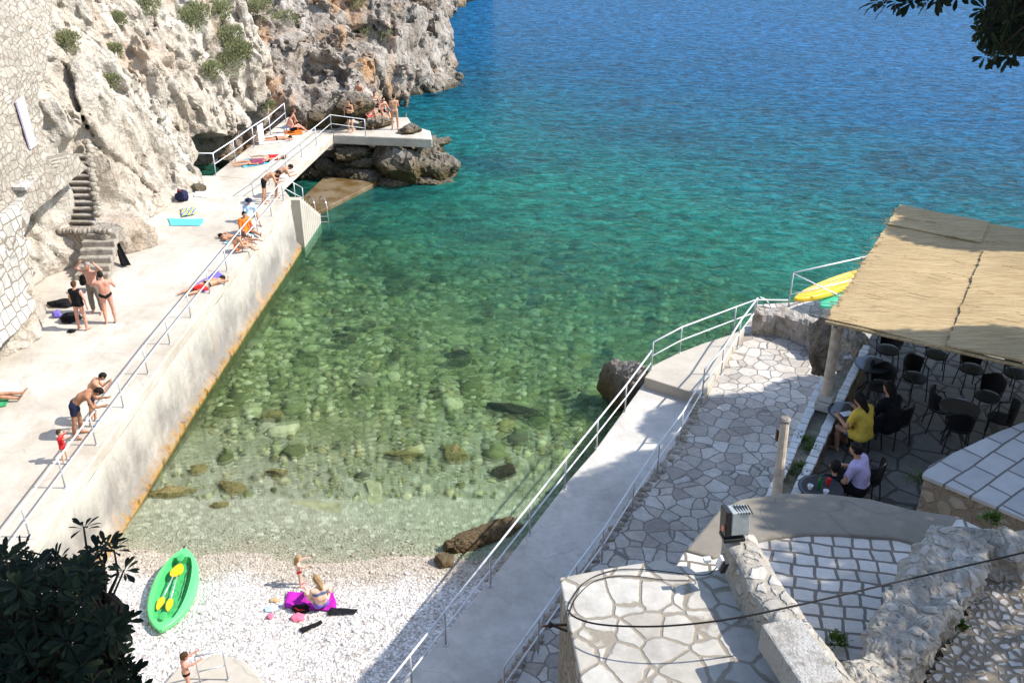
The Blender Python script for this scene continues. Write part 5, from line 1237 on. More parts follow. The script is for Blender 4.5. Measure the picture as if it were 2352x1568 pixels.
person(at(908, 298), R(10), 'shirtless person in skin toned trunks standing at the seaward edge of the rocks', 1.82, dict(uaL=(-.2, .5, -1), faL=(.3, .9, .1), uaR=(.2, .5, -1), faR=(-.3, .9, 0)), 'tan', 'dark', False, (('briefs', fab('tancloth', (.5, .3, .2))),), h=.028, group=GP)
person(up(at(829, 263, 2.4), 0), R(170), 'highest seated bather with hands together between the knees', 1.75, dict(bench, sp2=(0, .5, 1), faL=(.4, .9, .1), faR=(-.4, .9, .1)), 'tan', 'dark', False, (('shorts', 'blackcloth'),), h=.028, group=GP, lift=.55)
person(at(851, 290), R(-150), 'seated bather with a stretched leg in the middle of the group', 1.75, dict(bench, shR=(0, .7, -.8)), 'red', 'dark', False, (('shorts', 'redcloth'),), h=.028, group=GP)
person(at(862, 272), R(-150), 'bather in a pale top seated behind the middle one', 1.7, bench, 'tan', 'dark', False, (('bikini_top', 'white'), ('shorts', 'blackcloth')), h=.028, group=GP, lift=.2)
person(at(878, 280), R(-140), 'seated bather leaning forward with crossed legs next to the standing one', 1.75, dict(bench, sp1=(0, .1, 1), sp2=(0, .6, .9), shL=(.3, .7, -.5)), 'red', 'dark', False, (('shorts', 'blackcloth'),), h=.028, group=GP, lift=.1)
lying(at(-22, 918), R(-85), 'sunbather at the left edge with only arm and legs in view', H=1.7, sk='tan', hair='dark', wear=(('shorts', 'green'),), h=.025)
# -- beach
bzp = lambda px, py: (lambda p: Vector((p.x, p.y, gz(p.x, p.y))))(P(px, py, .3))
person(bzp(689, 1328), R(-75), 'toddler in red swim pants and pink shoes standing on the pebbles', .95, dict(uaL=(-.2, .8, .1), faL=(0, 1, .0), uaR=(.2, .9, -.3), faR=(0, 1, .2)), 'pale', 'blond', True, (('briefs', 'redcloth'), ('shoes', 'pink')), child=True, h=.013)
person(bzp(738, 1388) + Vector((0, 0, .01)), R(28), 'blond person in a bikini sitting on the purple towel with back to us', 1.68, dict(sit, sp2=(0, .35, 1), nk=(-.1, .5, 1), hd=(-.3, .5, -.9), thL=(-.35, 1, .2), shL=(.2, .7, -.45), thR=(.6, .8, .2), shR=(-.7, .3, -.5)), 'pale', 'blond', True, (('bikini_top', 'jeans'), ('briefs', 'violet')), h=.018)
person(P(436, 1588, .52), R(-60), 'small boy in black swim trunks holding the grey rail frame', 1.12, dict(uaL=(-.1, .8, .1), faL=(0, 1, .35), uaR=(.2, .9, .1), faR=(0, 1, .3), nk=(0, .3, 1)), 'red', 'brown', False, (('briefs', 'blackcloth'),), child=True, h=.014)
# -- cafe
CFZ = 6.6
def cafe_seat(px, py): p = P(px, py, CFZ + .45); return Vector((p.x, p.y, CFZ))
def sitter(px, py, rz, lab, **kw):
    p = cafe_seat(px, py); r_, J, dz = person(p, rz, lab, pose=dict(bench, sp1=(0, .1, 1), sp2=(0, .45, 1), thL=(-.15, 1, .05), shL=(0, -.1, -1), **kw.pop('pose', {})), **kw); return r_
sitter(1982, 1005, R(35), 'person in a yellow shirt and jeans with long dark hair sitting at a café table', sk='tan', hair='dark', longhair=True, wear=(('shirt', 'yellow'), ('shorts', 'jeans')), h=.018, H=1.72, pose=dict(faL=(.2, .9, .3), faR=(-.1, .9, .4), nk=(-.15, .4, 1)))
sitter(2043, 985, R(28), 'person in black clothes sitting next to the yellow shirted one', sk='tan', hair='dark', longhair=True, wear=(('shirt', 'blackcloth'), ('trousers', 'blackcloth')), h=.02, H=1.78, pose=dict(faL=(.2, .9, .5)))
sitter(1975, 1125, R(50), 'person in a pale lilac shirt with black hair sitting at the nearest table', sk='tan', hair='dark', wear=(('shirt', 'lilac_shirt'), ('trousers', 'blackcloth')), h=.018, H=1.72)
sitter(1912, 1130, R(-10), 'small dark dressed figure at the nearest café table', sk='tan', hair='dark', wear=(('shirt', 'blackcloth'), ('trousers', 'blackcloth')), h=.02, H=1.3, child=True)
# -- chairs and tables
def chair(px, py, rz, lab, src=[None]):
    p = P(px, py, CFZ)
    if src[0] is None:
        t = empty('bistro_chair', p, rz, lab, 'chair', 'black café chairs')
        MB().lathe((0, 0, .44), [(.2, 0), (.225, .01), (.22, .035), (.05, .03)], 18).make('seat', 'wicker', t)
        mb = MB(); n = 12; pts = []
        for j in range(5):
            for i in range(n + 1):
                a = R(205 + 130 * i / n); r = .23 + .03 * j / 4; zz = .5 + (.36 * j / 4) * (1 - .15 * abs(i / n - .5) * 2); pts.append((r * math.cos(a), r * math.sin(a), zz))
        f = [(j * (n + 1) + i, j * (n + 1) + i + 1, (j + 1) * (n + 1) + i + 1, (j + 1) * (n + 1) + i) for j in range(4) for i in range(n)]
        o = MB().add(pts, f).make('backrest', 'wicker', t); so_ = o.modifiers.new('t', 'SOLIDIFY'); so_.thickness = .015
        MB().tube([(.25 * math.cos(a), .25 * math.sin(a) + .0, .66 + .21 * max(0, -math.sin(a)) ** 1.5) for a in np.linspace(R(-200), R(20), 22)], .013, 7).make('hoop', 'black', t)
        for sx in (-1, 1):
            for sy in (-1, 1):
                MB().tube([(sx * .2, sy * .2, 0), (sx * .17, sy * .16, .45), (sx * .24, sy * .05 if sy > 0 else -.1, .66)] if sy > 0 else [(sx * .2, sy * .22, 0), (sx * .16, sy * .16, .45)], .012, 7).make('leg', 'black', t)
        src[0] = t; return t
    s_ = src[0]; t = s_.copy(); C.objects.link(t); t.location = p; t.rotation_euler = (0, 0, rz); t['label'] = lab
    for ch in s_.children: c_ = ch.copy(); C.objects.link(c_); c_.parent = t
    return t
chair(1984, 1030, R(35), 'black café chair under the yellow shirted person')
chair(2048, 1015, R(28), 'black café chair under the black dressed person')
chair(1980, 1150, R(50), 'black café chair under the lilac shirted person')
chair(2090, 915, R(200), 'empty black café chair with open hoop back left of the middle of the terrace')
chair(2012, 935, R(150), 'empty black café chair standing behind the small round table by the planter')
chair(2030, 850, R(140), 'empty black café chair beside the farthest round table')
chair(2150, 985, R(-100), 'empty black café chair on the left side of the dark round table')
chair(2255, 960, R(130), 'empty black café chair on the far side of the dark round table')
chair(2190, 1030, R(-20), 'empty black café chair on the near side of the dark round table')
chair(2285, 1010, R(60), 'empty black café chair right of the dark round table')
chair(2220, 895, R(180), 'empty black café chair half hidden under the reed roof edge')
chair(2140, 860, R(160), 'empty black café chair deep in the shade under the reed roof')
chair(2320, 905, R(200), 'empty black café chair at the right picture edge under the roof')
def table(px, py, lab, src=[None]):
    p = P(px, py, CFZ + .72); p.z = CFZ
    if src[0] is None:
        t = empty('bistro_table', p, 0, lab, 'table', 'round café tables')
        MB().lathe((0, 0, .70), [(.30, 0), (.33, .005), (.33, .02), (.30, .022)], 28).make('glass_top', 'glass', t)
        MB().tube([(.335 * math.cos(a), .335 * math.sin(a), .71) for a in np.linspace(0, 2 * math.pi, 30)], .012, 6).make('rim', 'black', t)
        for k in range(4):
            a = k * math.pi / 2 + .4; MB().tube([(.27 * math.cos(a), .27 * math.sin(a), 0), (.04 * math.cos(a), .04 * math.sin(a), .35), (.2 * math.cos(a), .2 * math.sin(a), .7)], .012, 6).make('leg', 'black', t)
        src[0] = t; return t
    s_ = src[0]; t = s_.copy(); C.objects.link(t); t.location = p; t['label'] = lab
    for ch in s_.children: c_ = ch.copy(); C.objects.link(c_); c_.parent = t
    return t
table(2006, 836, 'farthest round café table beside the planter wall')
table(1948, 945, 'round café table with papers in front of the yellow shirted person')
table(2205, 935, 'dark round café table deep in the shade among four chairs')
table(1885, 1118, 'nearest round café table with bottle and cups')
def ctop(px, py): return P(px, py, CFZ + .725)
def small(name, lab, cat, build, mat, grp=None, **k):
    return tag(build.make(name, mat, **k), lab, cat, grp)
small('paper', 'white sheet of paper on the table in front of the yellow shirted person', 'paper', MB().box(ctop(1945, 950) + Vector((0, 0, .004)), (.22, .14, .004), .3), 'white')
small('glass_jar', 'dark glass jar on the farthest café table', 'jar', MB().lathe(ctop(2003, 838), [(.04, 0), (.045, .1), (.03, .12), (.03, .14)], 12), 'black')
M['bottle'] = plain('green_bottle_glass', (.02, .12, .03), .1, .1, 5, .6); M['ceramic'] = plain('white_ceramic', (.8, .8, .8), .2, .03, 5, .5)
small('bottle', 'green bottle standing on the nearest café table', 'bottle', MB().lathe(ctop(1881, 1122), [(.035, 0), (.036, .16), (.014, .22), (.013, .28)], 12), 'bottle')
small('cup', 'white cup at the left of the nearest café table', 'cup', MB().lathe(ctop(1860, 1122), [(.03, 0), (.045, .07), (.04, .068), (.02, .01)], 12), 'ceramic', 'cups on the nearest table')
small('cup', 'white cup at the right of the nearest café table', 'cup', MB().lathe(ctop(1896, 1134), [(.03, 0), (.045, .07), (.04, .068), (.02, .01)], 12), 'ceramic', 'cups on the nearest table')
small('drink_can', 'small red can on the nearest café table', 'can', MB().lathe(ctop(1902, 1112), [(.028, 0), (.033, .01), (.033, .11), (.028, .12)], 12), 'redcloth')
# -- kayaks
def kayak(loc_, rz, rx, L, W, Hh, mat, label, open_top=True, group=None):
    t = empty('kayak', loc_, rz, label, 'kayak', group); t.rotation_euler = (rx, 0, rz)
    mb = MB(); n, m = 40, 28; rings = []
    for i in range(n + 1):
        u = -1 + 2 * i / n; wv = max(.03, (1 - abs(u) ** 2.3)) ** .75; rock = .10 * abs(u) ** 2.4
        for j in range(m):
            a = 2 * math.pi * j / m; x = math.cos(a); z_ = math.sin(a)
            xx = abs(x) ** .8 * math.copysign(1, x) * W / 2 * wv
            if z_ < 0: zz = -abs(z_) ** .75 * Hh * .62 * (.35 + .65 * wv)
            else:
                zz = z_ ** .5 * Hh * .28 * wv
                # cockpit wells
                if open_top and abs(x) < .68 and z_ > .6:
                    k_ = smooth(.68, .58, abs(x)) * smooth(.78, .72, abs(u)) if False else (1 if abs(x) < .6 else 0) * (1 if abs(u) < .74 else 0)
                    zz -= Hh * .38 * k_ * (1 - .25 * (1 if abs((u * 3.2) % 1 - .5) < .12 else 0))
            mb.v.append((xx, u * L / 2, zz + rock + Hh * .55))
    mb.f = [(i * m + j, i * m + (j + 1) % m, (i + 1) * m + (j + 1) % m, (i + 1) * m + j) for i in range(n) for j in range(m)] + [tuple(range(m))[::-1], tuple(n * m + j for j in range(m))]
    o = mb.make('hull', [mat, 'kgreen2'] if open_top else mat, t, smooth=not open_top)
    if open_top:
        for i in range(n):
            for j in range(m):
                a0, a1 = 2 * math.pi * j / m, 2 * math.pi * (j + 1) / m; u = -1 + 2 * (i + .5) / n
                if math.sin((a0 + a1) / 2) > .6 and abs(math.cos((a0 + a1) / 2)) < .66 and abs(u) < .76: o.data.polygons[i * m + j].material_index = 1
    return t
M['kgreen'] = plain('green_plastic_hull', (.13, .68, .20), .38, .06, 3, .45); M['kgreen2'] = plain('dark_green_moulding', (.06, .40, .12), .45, .08, 3, .4); M['kyellow'] = plain('yellow_plastic_hull', (.90, .55, .015), .3, .06, 2, .5); M['kyel2'] = plain('pale_yellow_strips', (.93, .78, .22), .35, .05, 2, .5); M['kteal'] = plain('teal_plastic_hull', (.06, .42, .28), .4, .08, 3, .4)
M['padyel'] = plain('yellow_paddle_plastic', (.92, .50, .01), .35, .06, 3, .45); M['alu'] = plain('pale_tube', (.6, .62, .66), .3, .05, 5, .5, .5)
ka, kb = P(425, 1262, .45), P(368, 1442, .45); kc = (ka + kb) / 2; kang = math.atan2(ka.y - kb.y, ka.x - kb.x) - math.pi / 2; KL = (ka - kb).length
kc.z = gz(kc.x, kc.y) + .0
t = kayak(kc, kang, R(2), KL, 1.08, .44, 'kgreen', 'open bright green kayak lying on the pebble beach')
for k, (y, ln) in enumerate(((.30, .34), (-.12, .3), (-.55, .3))):
    mb = MB(); mb.lathe((.03, y * KL / 3.1, .195), [(.17, 0), (.16, .03), (.10, .02), (.05, .0)], 20, 1.05, 1.5); mb.make('seat_well', 'kgreen2', t)
for y in (.74, -.80): MB().lathe((0, y * KL / 2 * .93, .415), [(.09, 0), (.08, .02), (.01, .025)], 16, 1, 1.5).make('hatch', 'kgreen2', t)
MB().tube([(.0, KL / 2 * .97, .38), (.02, KL / 2 * 1.03, .41), (-.02, KL / 2 * .98, .40)], .014, 6).make('bow_handle', 'black', t)
MB().box((.26, .2, .30), (.02, 1.1, .015)).make('side_strap', 'black', t)
def paddle(p0, p1, lab):
    p0, p1 = Vector(p0), Vector(p1); t = empty('paddle', p0, 0, lab, 'paddle', 'paddles lying in the green kayak')
    loc(MB().tube([p0, p1], .016, 8).make('shaft', 'alu', smooth=True), t)
    d = (p1 - p0).normalized(); s_ = d.cross(Vector((0, 0, 1))).normalized()
    for e_, dd, w_ in ((p0, -d, .11), (p1, d, .075)):
        mb = MB(); out = []; n = 14
        for j in range(n):
            a = 2 * math.pi * j / n; out.append(e_ + dd * (.17 + .2 * math.cos(a)) + s_ * w_ * math.sin(a) * (1 - .25 * math.cos(a)))
        mb.add([v + Vector((0, 0, .012)) for v in out] + [v - Vector((0, 0, .012)) for v in out], [tuple(range(n)), tuple(range(n, 2 * n))[::-1]] + [(j, n + j, n + (j + 1) % n, (j + 1) % n) for j in range(n)])
        loc(mb.make('blade', 'padyel'), t)
paddle(P(408, 1318, kc.z + .36), P(392, 1376, kc.z + .34), 'yellow bladed paddle in the green kayak, right one with the round blade')
paddle(P(398, 1322, kc.z + .39), P(374, 1372, kc.z + .34), 'yellow bladed paddle in the green kayak, left one')
ya, yb = P(1826, 704, 2.0), P(1968, 640, 2.1); yc = (ya + yb) / 2; yang = math.atan2(yb.y - ya.y, yb.x - ya.x) - math.pi / 2
yc.z = 1.95
t = kayak(yc + Vector((.25, .25, .02)), yang, 0, (yb - ya).length * 1.22, .78, .4, 'kyellow', 'yellow kayak stored upside down on the rubble wall', False)
for k in (-1, 0, 1):
    MB().tube([(k * .13, -1.2, .32), (k * .16, -.6, .325), (k * .16, .6, .325), (k * .13, 1.2, .32)], .03, 8, flat=.4).make('hull_strip', 'kyel2', t)
t = kayak(yc + Vector((.45, -.15, -.25)), yang + .05, 0, 2.4, .7, .34, 'kteal', 'teal kayak lying under the yellow one', False)
# -- towels, bags and small things
def cloth(name, pts, z, mat, lab, cat='towel', grp=None, amp=.03, fn=None, n=26, seed=0, sc=3.5):
    q = [P(*a, z if not callable(z) else .35) for a in pts]; mb = MB(); T = []
    for i in range(n + 1):
        for j in range(n + 1):
            u, v = i / n, j / n; p = q[0].lerp(q[1], u).lerp(q[3].lerp(q[2], u), v)
            p = p + Vector((noise.noise(p * 2 + Vector((seed, 0, 0))), noise.noise(p * 2 + Vector((0, seed, 0))), 0)) * .07
            zz = gz(p.x, p.y) if callable(z) else z
            T.append(Vector((p.x, p.y, zz + .015 + amp * (.5 + .9 * abs(noise.noise(p * sc + Vector((seed, 9, 0))))))))
    K = n + 1; o = len(T); mb.v = [tuple(p) for p in T] + [(p.x, p.y, p.z - .012) for p in T]
    for i in range(n):
        for j in range(n): a = i * K + j; mb.f += [(a, a + K, a + K + 1, a + 1), (o + a, o + a + 1, o + a + K + 1, o + a + K)]
    for i in range(n): mb.f += [(i * K, o + i * K, o + (i + 1) * K, (i + 1) * K), (i * K + n, (i + 1) * K + n, o + (i + 1) * K + n, o + i * K + n), (i, i + 1, o + i + 1, o + i), (n * K + i, o + n * K + i, o + n * K + i + 1, n * K + i + 1)]
    return tag(mb.make(name, mat, smooth=True), lab, cat, grp)
def heap(name, px, py, z, d, mat, lab, cat, seed=0, strap=None, rz=0):
    p = P(px, py, z if not callable(z) else .3)
    if callable(z): p.z = gz(p.x, p.y)
    t = empty(name, p, rz, lab, cat)
    MB().blob((0, 0, d[2] * .8), d, 3, .5, 1.6, seed).make('bag_body' if 'bag' in name or 'pack' in name else 'body', mat, t, smooth=True)
    if strap: MB().tube([(-d[0] * .6, 0, d[2] * 1.3), (-d[0] * .2, -d[1] * .9, d[2] * 1.9), (d[0] * .5, -d[1] * .7, d[2] * 1.3)], .02, 6, flat=.5).make('strap', strap, t)
    return t
g_ = G('striped_towel'); wv_ = g_.n('ShaderNodeTexWave'); g_.l(g_.tc, wv_.inputs[0]); wv_.inputs['Scale'].default_value = 1.7; wv_.inputs['Distortion'].default_value = 2
M['stripes'] = g_.done(g_.ramp(wv_.outputs['Fac'], [(0, (.05, .25, .7)), (.25, (.8, .05, .25)), (.5, (.85, .75, .05)), (.75, (.2, .65, .1)), (1, (.15, .2, .6))], 'CONSTANT'), .9)
cloth('beach_towel', [(386, 503), (468, 504), (461, 520), (390, 519)], PR_Z, 'aqua', 'sky blue towel spread on the promenade', seed=1, amp=.02)
cloth('beach_towel', [(415, 482), (452, 480), (450, 494), (417, 500)], PR_Z, 'stripes', 'crumpled multicoloured towel on the promenade above the blue one', seed=2, amp=.08)
cloth('beach_towel', [(448, 441), (482, 442), (478, 454), (446, 453)], PR_Z, 'white', 'white towel beside the backpack at the cliff foot', seed=3)
cloth('beach_towel', [(553, 370), (605, 363), (625, 375), (560, 386)], PR_Z, 'aqua', 'aqua towel under the pair lying on the footbridge', seed=4)
cloth('beach_towel', [(600, 318), (660, 305), (668, 325), (595, 333)], PR_Z, 'white', 'white towel under the face down sunbather on the footbridge', seed=5)
cloth('beach_towel', [(652, 303), (692, 298), (695, 309), (655, 314)], PR_Z, 'orange', 'orange towel under the seated person on the footbridge', seed=6)
cloth('beach_towel', [(650, 291), (695, 285), (698, 294), (655, 301)], PR_Z, 'lightblue', 'blue towel under the rear seated person on the footbridge', seed=7)
cloth('beach_towel', [(525, 543), (585, 536), (578, 556), (512, 560)], PR_Z, fab('paleaqua', (.45, .75, .8)), 'pale aqua towel under the group behind the railing', seed=8)
cloth('beach_towel', [(440, 660), (500, 622), (512, 632), (470, 672)], PR_Z, 'violet', 'violet towel under the sunbather at the wall edge', seed=9)
cloth('beach_towel', [(-40, 868), (42, 880), (45, 905), (-40, 918)], PR_Z, 'white', 'white towel with red dots at the left edge', seed=10)
cloth('beach_towel', [(-30, 916), (20, 918), (14, 935), (-30, 940)], PR_Z, 'green', 'green towel at the left edge', seed=11)
cloth('beach_towel', [(660, 1342), (765, 1345), (772, 1392), (648, 1385)], gz, 'purple', 'crumpled purple towel on the pebbles under the seated person', seed=12, amp=.06)
cloth('scarf', [(760, 1382), (818, 1388), (812, 1398), (752, 1400)], gz, 'blackcloth', 'black shawl lying on the pebbles right of the purple towel', 'scarf', seed=13, amp=.08, n=12)
cloth('scarf', [(688, 1432), (735, 1413), (740, 1420), (696, 1442)], gz, 'blackcloth', 'black cloth lying on the pebbles below the towel', 'cloth', seed=14, amp=.06, n=12)
heap('beach_bag', 690, 1389, gz, (.22, .13, .07), 'blackcloth', 'dark bag with red inside on the near edge of the purple towel', 'bag', 15, 'redcloth')
heap('swim_ring', 684, 1410, gz, (.15, .12, .05), 'pink', 'crumpled pink beach shirt on the pebbles', 'shirt', 16)
heap('toy_bucket', 620, 1408, gz, (.07, .07, .06), 'pink', 'small pink beach toy on the pebbles', 'toy', 17)
heap('crumpled_shirt', 622, 1388, gz, (.15, .11, .05), 'lightblue', 'crumpled pale blue shirt on the pebbles', 'shirt', 18)
heap('straw_sandals', 630, 1366, gz, (.12, .08, .03), fab('straw', (.5, .35, .2)), 'straw coloured sandals on the pebbles above the blue shirt', 'sandals', 19)
heap('backpack', 420, 462, PR_Z, (.24, .2, .3), 'navy', 'dark blue backpack with a red pocket at the cliff foot', 'backpack', 20, 'redcloth')
heap('bag', 146, 702, PR_Z, (.45, .2, .12), 'blackcloth', 'long black bag on the low stone heap behind the standing group', 'bag', 21, 'blackcloth')
heap('bag', 163, 735, PR_Z, (.3, .3, .12), 'blackcloth', 'black bag beside the person in the black top', 'bag', 22, 'blackcloth')
heap('bag', 132, 728, PR_Z, (.14, .12, .12), 'violet', 'purple bag at the far left of the bags', 'bag', 23)
heap('bag', 205, 650, PR_Z + .3, (.3, .25, .2), 'blackcloth', 'dark bag on the stair foot behind the raised arms', 'bag', 24, 'blackcloth')
heap('shoe_pair', 165, 762, PR_Z, (.12, .1, .05), 'blackcloth', 'black shoes on the concrete near the standing group', 'shoes', 25)
heap('beach_bag', 462, 666, PR_Z, (.25, .2, .1), 'redcloth', 'red bag beside the sunbather at the wall edge', 'bag', 26)
heap('beach_bag', 578, 525, PR_Z, (.18, .15, .2), 'white', 'white patterned bag next to the orange shirt', 'bag', 27)
heap('beach_bag', 655, 320, PR_Z, (.2, .15, .08), 'yellow', 'yellow cloth heap on the footbridge', 'cloth', 28)
# hanging black cloth on the rock
h0, n0 = hit(258, 545); h1, n1 = hit(290, 608)
if h0 is not None and h1 is not None:
    off = Vector((.16, -.12, .05)); a, b = h0 + off, h1 + off; b = P(290, 610, 2.45); b = b + (a - b) * .0
    mb = MB(); T = []
    for i in range(14):
        t_ = i / 13; c = a.lerp(b, t_); wd = .05 + .14 * t_
        T += [c + Vector((-wd, 0, .02)), c + Vector((-.3 * wd, -.06 - .02 * math.sin(i), .0)), c + Vector((.4 * wd, .03, 0)), c + Vector((wd, -.03, .03))]
    mb.add(T, [(i * 4 + j, i * 4 + j + 1, i * 4 + j + 5, i * 4 + j + 4) for i in range(13) for j in range(3)])
    o = mb.make('hanging_cloth', 'blackcloth', smooth=True); sm = o.modifiers.new('t', 'SOLIDIFY'); sm.thickness = .02; tag(o, 'long black cloth hanging down the rock beside the stairs', 'cloth')
# sign on the cave railing
a = P(600, 330, 2.4) + Vector((0, 0, .95)); t = empty('notice_board', a, 0, 'white notice with faint printed lines hung on the cave railing', 'sign')
d = (P(622, 312, 2.4) - P(584, 338, 2.4)).normalized(); nrm = Vector((d.y, -d.x, 0)); off = nrm * .04
def quadbox(c, w_, h_, th):
    mb = MB(); V8 = [c + d * (x * w_ / 2) + Vector((0, 0, z_ * h_ / 2)) + nrm * (y * th / 2) for x in (-1, 1) for y in (-1, 1) for z_ in (-1, 1)]
    return mb.add(V8, [(0, 1, 3, 2), (4, 6, 7, 5), (0, 4, 5, 1), (2, 3, 7, 6), (0, 2, 6, 4), (1, 5, 7, 3)])
loc(quadbox(a + off + Vector((0, 0, -.42)), .62, .86, .02).make('panel', 'ceramic'), t)
for k in range(5): loc(quadbox(a + off * 1.5 + Vector((0, 0, -.15 - .13 * k)), .4 - .06 * (k % 2), .03, .006).make('printed_line', plain('ink', (.25, .2, .3), .7, .1) if k == 0 else 'ink_', ) if False else quadbox(a + off * 1.5 + Vector((0, 0, -.15 - .13 * k)), .4 - .06 * (k % 2), .03, .006).make('printed_line', 'greyconc'), t)
# ---------------- vegetation ----------------
def leaf_mesh(mb, base, d, nrm, L, W):
    d = d.normalized(); s = d.cross(nrm).normalized(); n_ = s.cross(d).normalized()
    pr = [(0, .06), (.3, .4), (.62, .95), (.85, .9), (1, .25)]; vs = []
    for t, w_ in pr:
        c = base + d * L * t - n_ * L * .18 * t * t
        vs += [c - s * W / 2 * w_ + n_ * W * .12 * w_, c, c + s * W / 2 * w_ + n_ * W * .12 * w_]
    mb.add(vs, [(i * 3 + j, i * 3 + j + 1, i * 3 + j + 4, i * 3 + j + 3) for i in range(4) for j in range(2)])
def rosette(mb, c, ax, n, L, rs):
    ax = ax.normalized(); a0 = ax.orthogonal().normalized(); b0 = ax.cross(a0)
    for k in range(n):
        q = k * 2.4 + rs.uniform(-.2, .2); el = rs.uniform(-.15, .95) * (1 - .35 * k / n) + .25 * k / n
        d = (a0 * math.cos(q) + b0 * math.sin(q)) * math.cos(el) + ax * math.sin(el)
        l = L * rs.uniform(.7, 1.15); leaf_mesh(mb, c + d * .01 - ax * rs.uniform(0, .25) * L, d, ax + d * .01, l, l * rs.uniform(.26, .36))
def inpoly(x, y, pl):
    c = False; n = len(pl)
    for i in range(n):
        x1, y1 = pl[i]; x2, y2 = pl[(i + 1) % n]
        if (y1 > y) != (y2 > y) and x < (x2 - x1) * (y - y1) / (y2 - y1) + x1: c = not c
    return c
def branch(mb, a, b, r0, r1, rs, bow=.1):
    m = a.lerp(b, .5) + Vector((rs.uniform(-1, 1), rs.uniform(-1, 1), rs.uniform(-.2, 1))) * (b - a).length * bow
    mb.tube([a, a.lerp(m, .6), m, m.lerp(b, .6), b], [r0, r0 * .9 + r1 * .1, (r0 + r1) / 2, r1 * 1.2, r1], 6)
def near_bush(name, lab, poly, extra, depth, root, trunk_pts, n, L, rs, box):
    t = empty(name, root, 0, lab, 'tree'); mb = MB(); br = MB(); ends = []
    while len(ends) < n:
        x, y = rs.uniform(box[0], box[2]), rs.uniform(box[1], box[3])
        if inpoly(x, y, poly): ends.append(PD(x, y, rs.uniform(*depth)))
    for x, y, dz in extra: ends.append(PD(x, y, dz))
    hubs = [Vector(p) for p in trunk_pts]
    br.tube(hubs, [.09 - .05 * i / len(hubs) for i in range(len(hubs))], 8)
    limbs = []
    for k in range(22):
        e_ = ends[rs.randrange(len(ends))]; h_ = hubs[rs.randrange(len(hubs) // 2, len(hubs))]; q = h_.lerp(e_, .72); branch(br, h_, q, .025, .012, rs); limbs += [h_.lerp(q, .6), q]
    for e_ in ends:
        q = min(limbs, key=lambda p: (p - e_).length); branch(br, q, e_, .008, .0035, rs, .12)
        ax = (e_ - q).normalized() * .8 + Vector((rs.uniform(-.4, .4), rs.uniform(-.6, .2), .75))
        rosette(mb, e_, ax, rs.randint(10, 15), L * rs.uniform(.8, 1.15), rs)
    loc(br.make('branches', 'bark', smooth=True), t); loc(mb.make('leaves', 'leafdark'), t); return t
rs = random.Random(12)
poly = [(-120, 1290), (10, 1282), (60, 1272), (110, 1292), (150, 1300), (190, 1290), (212, 1320), (215, 1350), (205, 1372), (262, 1410), (292, 1432), (262, 1448), (270, 1480), (300, 1520), (318, 1545), (330, 1650), (-120, 1650)]
near_bush('evergreen_tree', 'dark glossy leaved evergreen shrub tree in the lower left corner', poly, [(192, 1208, 4.0), (243, 1252, 4.05), (262, 1262, 4.1), (222, 1262, 4.0), (285, 1308, 3.9), (50, 1262, 4), (130, 1285, 4)], (3.5, 5.0), (-1.9, 2.2, 10.5), [(-1.9, 2.2, 10.5), (-1.85, 2.3, 11.8), (-1.8, 2.6, 12.6), (-1.75, 2.9, 13.2), (-1.65, 3.1, 13.6)], 470, .070, rs, (-120, 1250, 345, 1650))
poly = [(2300, -60), (2285, 0), (2262, 20), (2250, 50), (2270, 70), (2262, 100), (2290, 112), (2330, 105), (2420, 110), (2420, -60)]
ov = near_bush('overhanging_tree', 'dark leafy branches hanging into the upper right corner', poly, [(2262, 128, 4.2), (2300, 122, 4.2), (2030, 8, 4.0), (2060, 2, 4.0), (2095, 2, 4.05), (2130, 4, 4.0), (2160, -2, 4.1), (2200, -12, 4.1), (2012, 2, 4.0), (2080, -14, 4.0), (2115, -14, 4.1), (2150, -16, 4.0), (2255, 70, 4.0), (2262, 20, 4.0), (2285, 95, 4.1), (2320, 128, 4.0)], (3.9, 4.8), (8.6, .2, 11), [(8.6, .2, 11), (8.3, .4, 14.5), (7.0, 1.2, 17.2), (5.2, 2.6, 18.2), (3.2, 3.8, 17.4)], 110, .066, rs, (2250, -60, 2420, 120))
# unseen crown added overhead, above the frame, to keep the near leaves in shade
def cloud(name, parent, blobs, n, size, mat, rs, up_=.5):
    mb = MB(); tot = sum(b[1][0] * b[1][1] * b[1][2] for b in blobs)
    for c, d in blobs:
        c = Vector(c); m = int(n * d[0] * d[1] * d[2] / tot); off = Vector((rs.random() * 50, 0, 0))
        for _ in range(m):
            while True:
                v = Vector((rs.uniform(-1, 1), rs.uniform(-1, 1), rs.uniform(-1, 1)))
                if v.length < 1 and noise.noise(v * 2.2 + off) > -.12 - (1 - v.length) * .2: break
            p = c + Vector((v.x * d[0], v.y * d[1], v.z * d[2])); a = Vector((rs.gauss(0, 1), rs.gauss(0, 1), rs.gauss(0, 1))).normalized(); b = a.orthogonal().normalized(); l = size * rs.uniform(.6, 1.4)
            mb.add([p - a * l, p + b * l * .45, p + a * l, p - b * l * .45], [(0, 1, 2, 3)])
    return loc(mb.make(name, mat), parent)
cloud('crown', ov, [((3.4, 2.6, 18.9), (2.2, 2.4, 1.5)), ((5.0, 4.2, 18.7), (1.6, 2.0, 1.8)), ((1.6, 1.2, 19.0), (1.6, 1.6, 1.0))], 15000, .09, 'leafdark', rs)
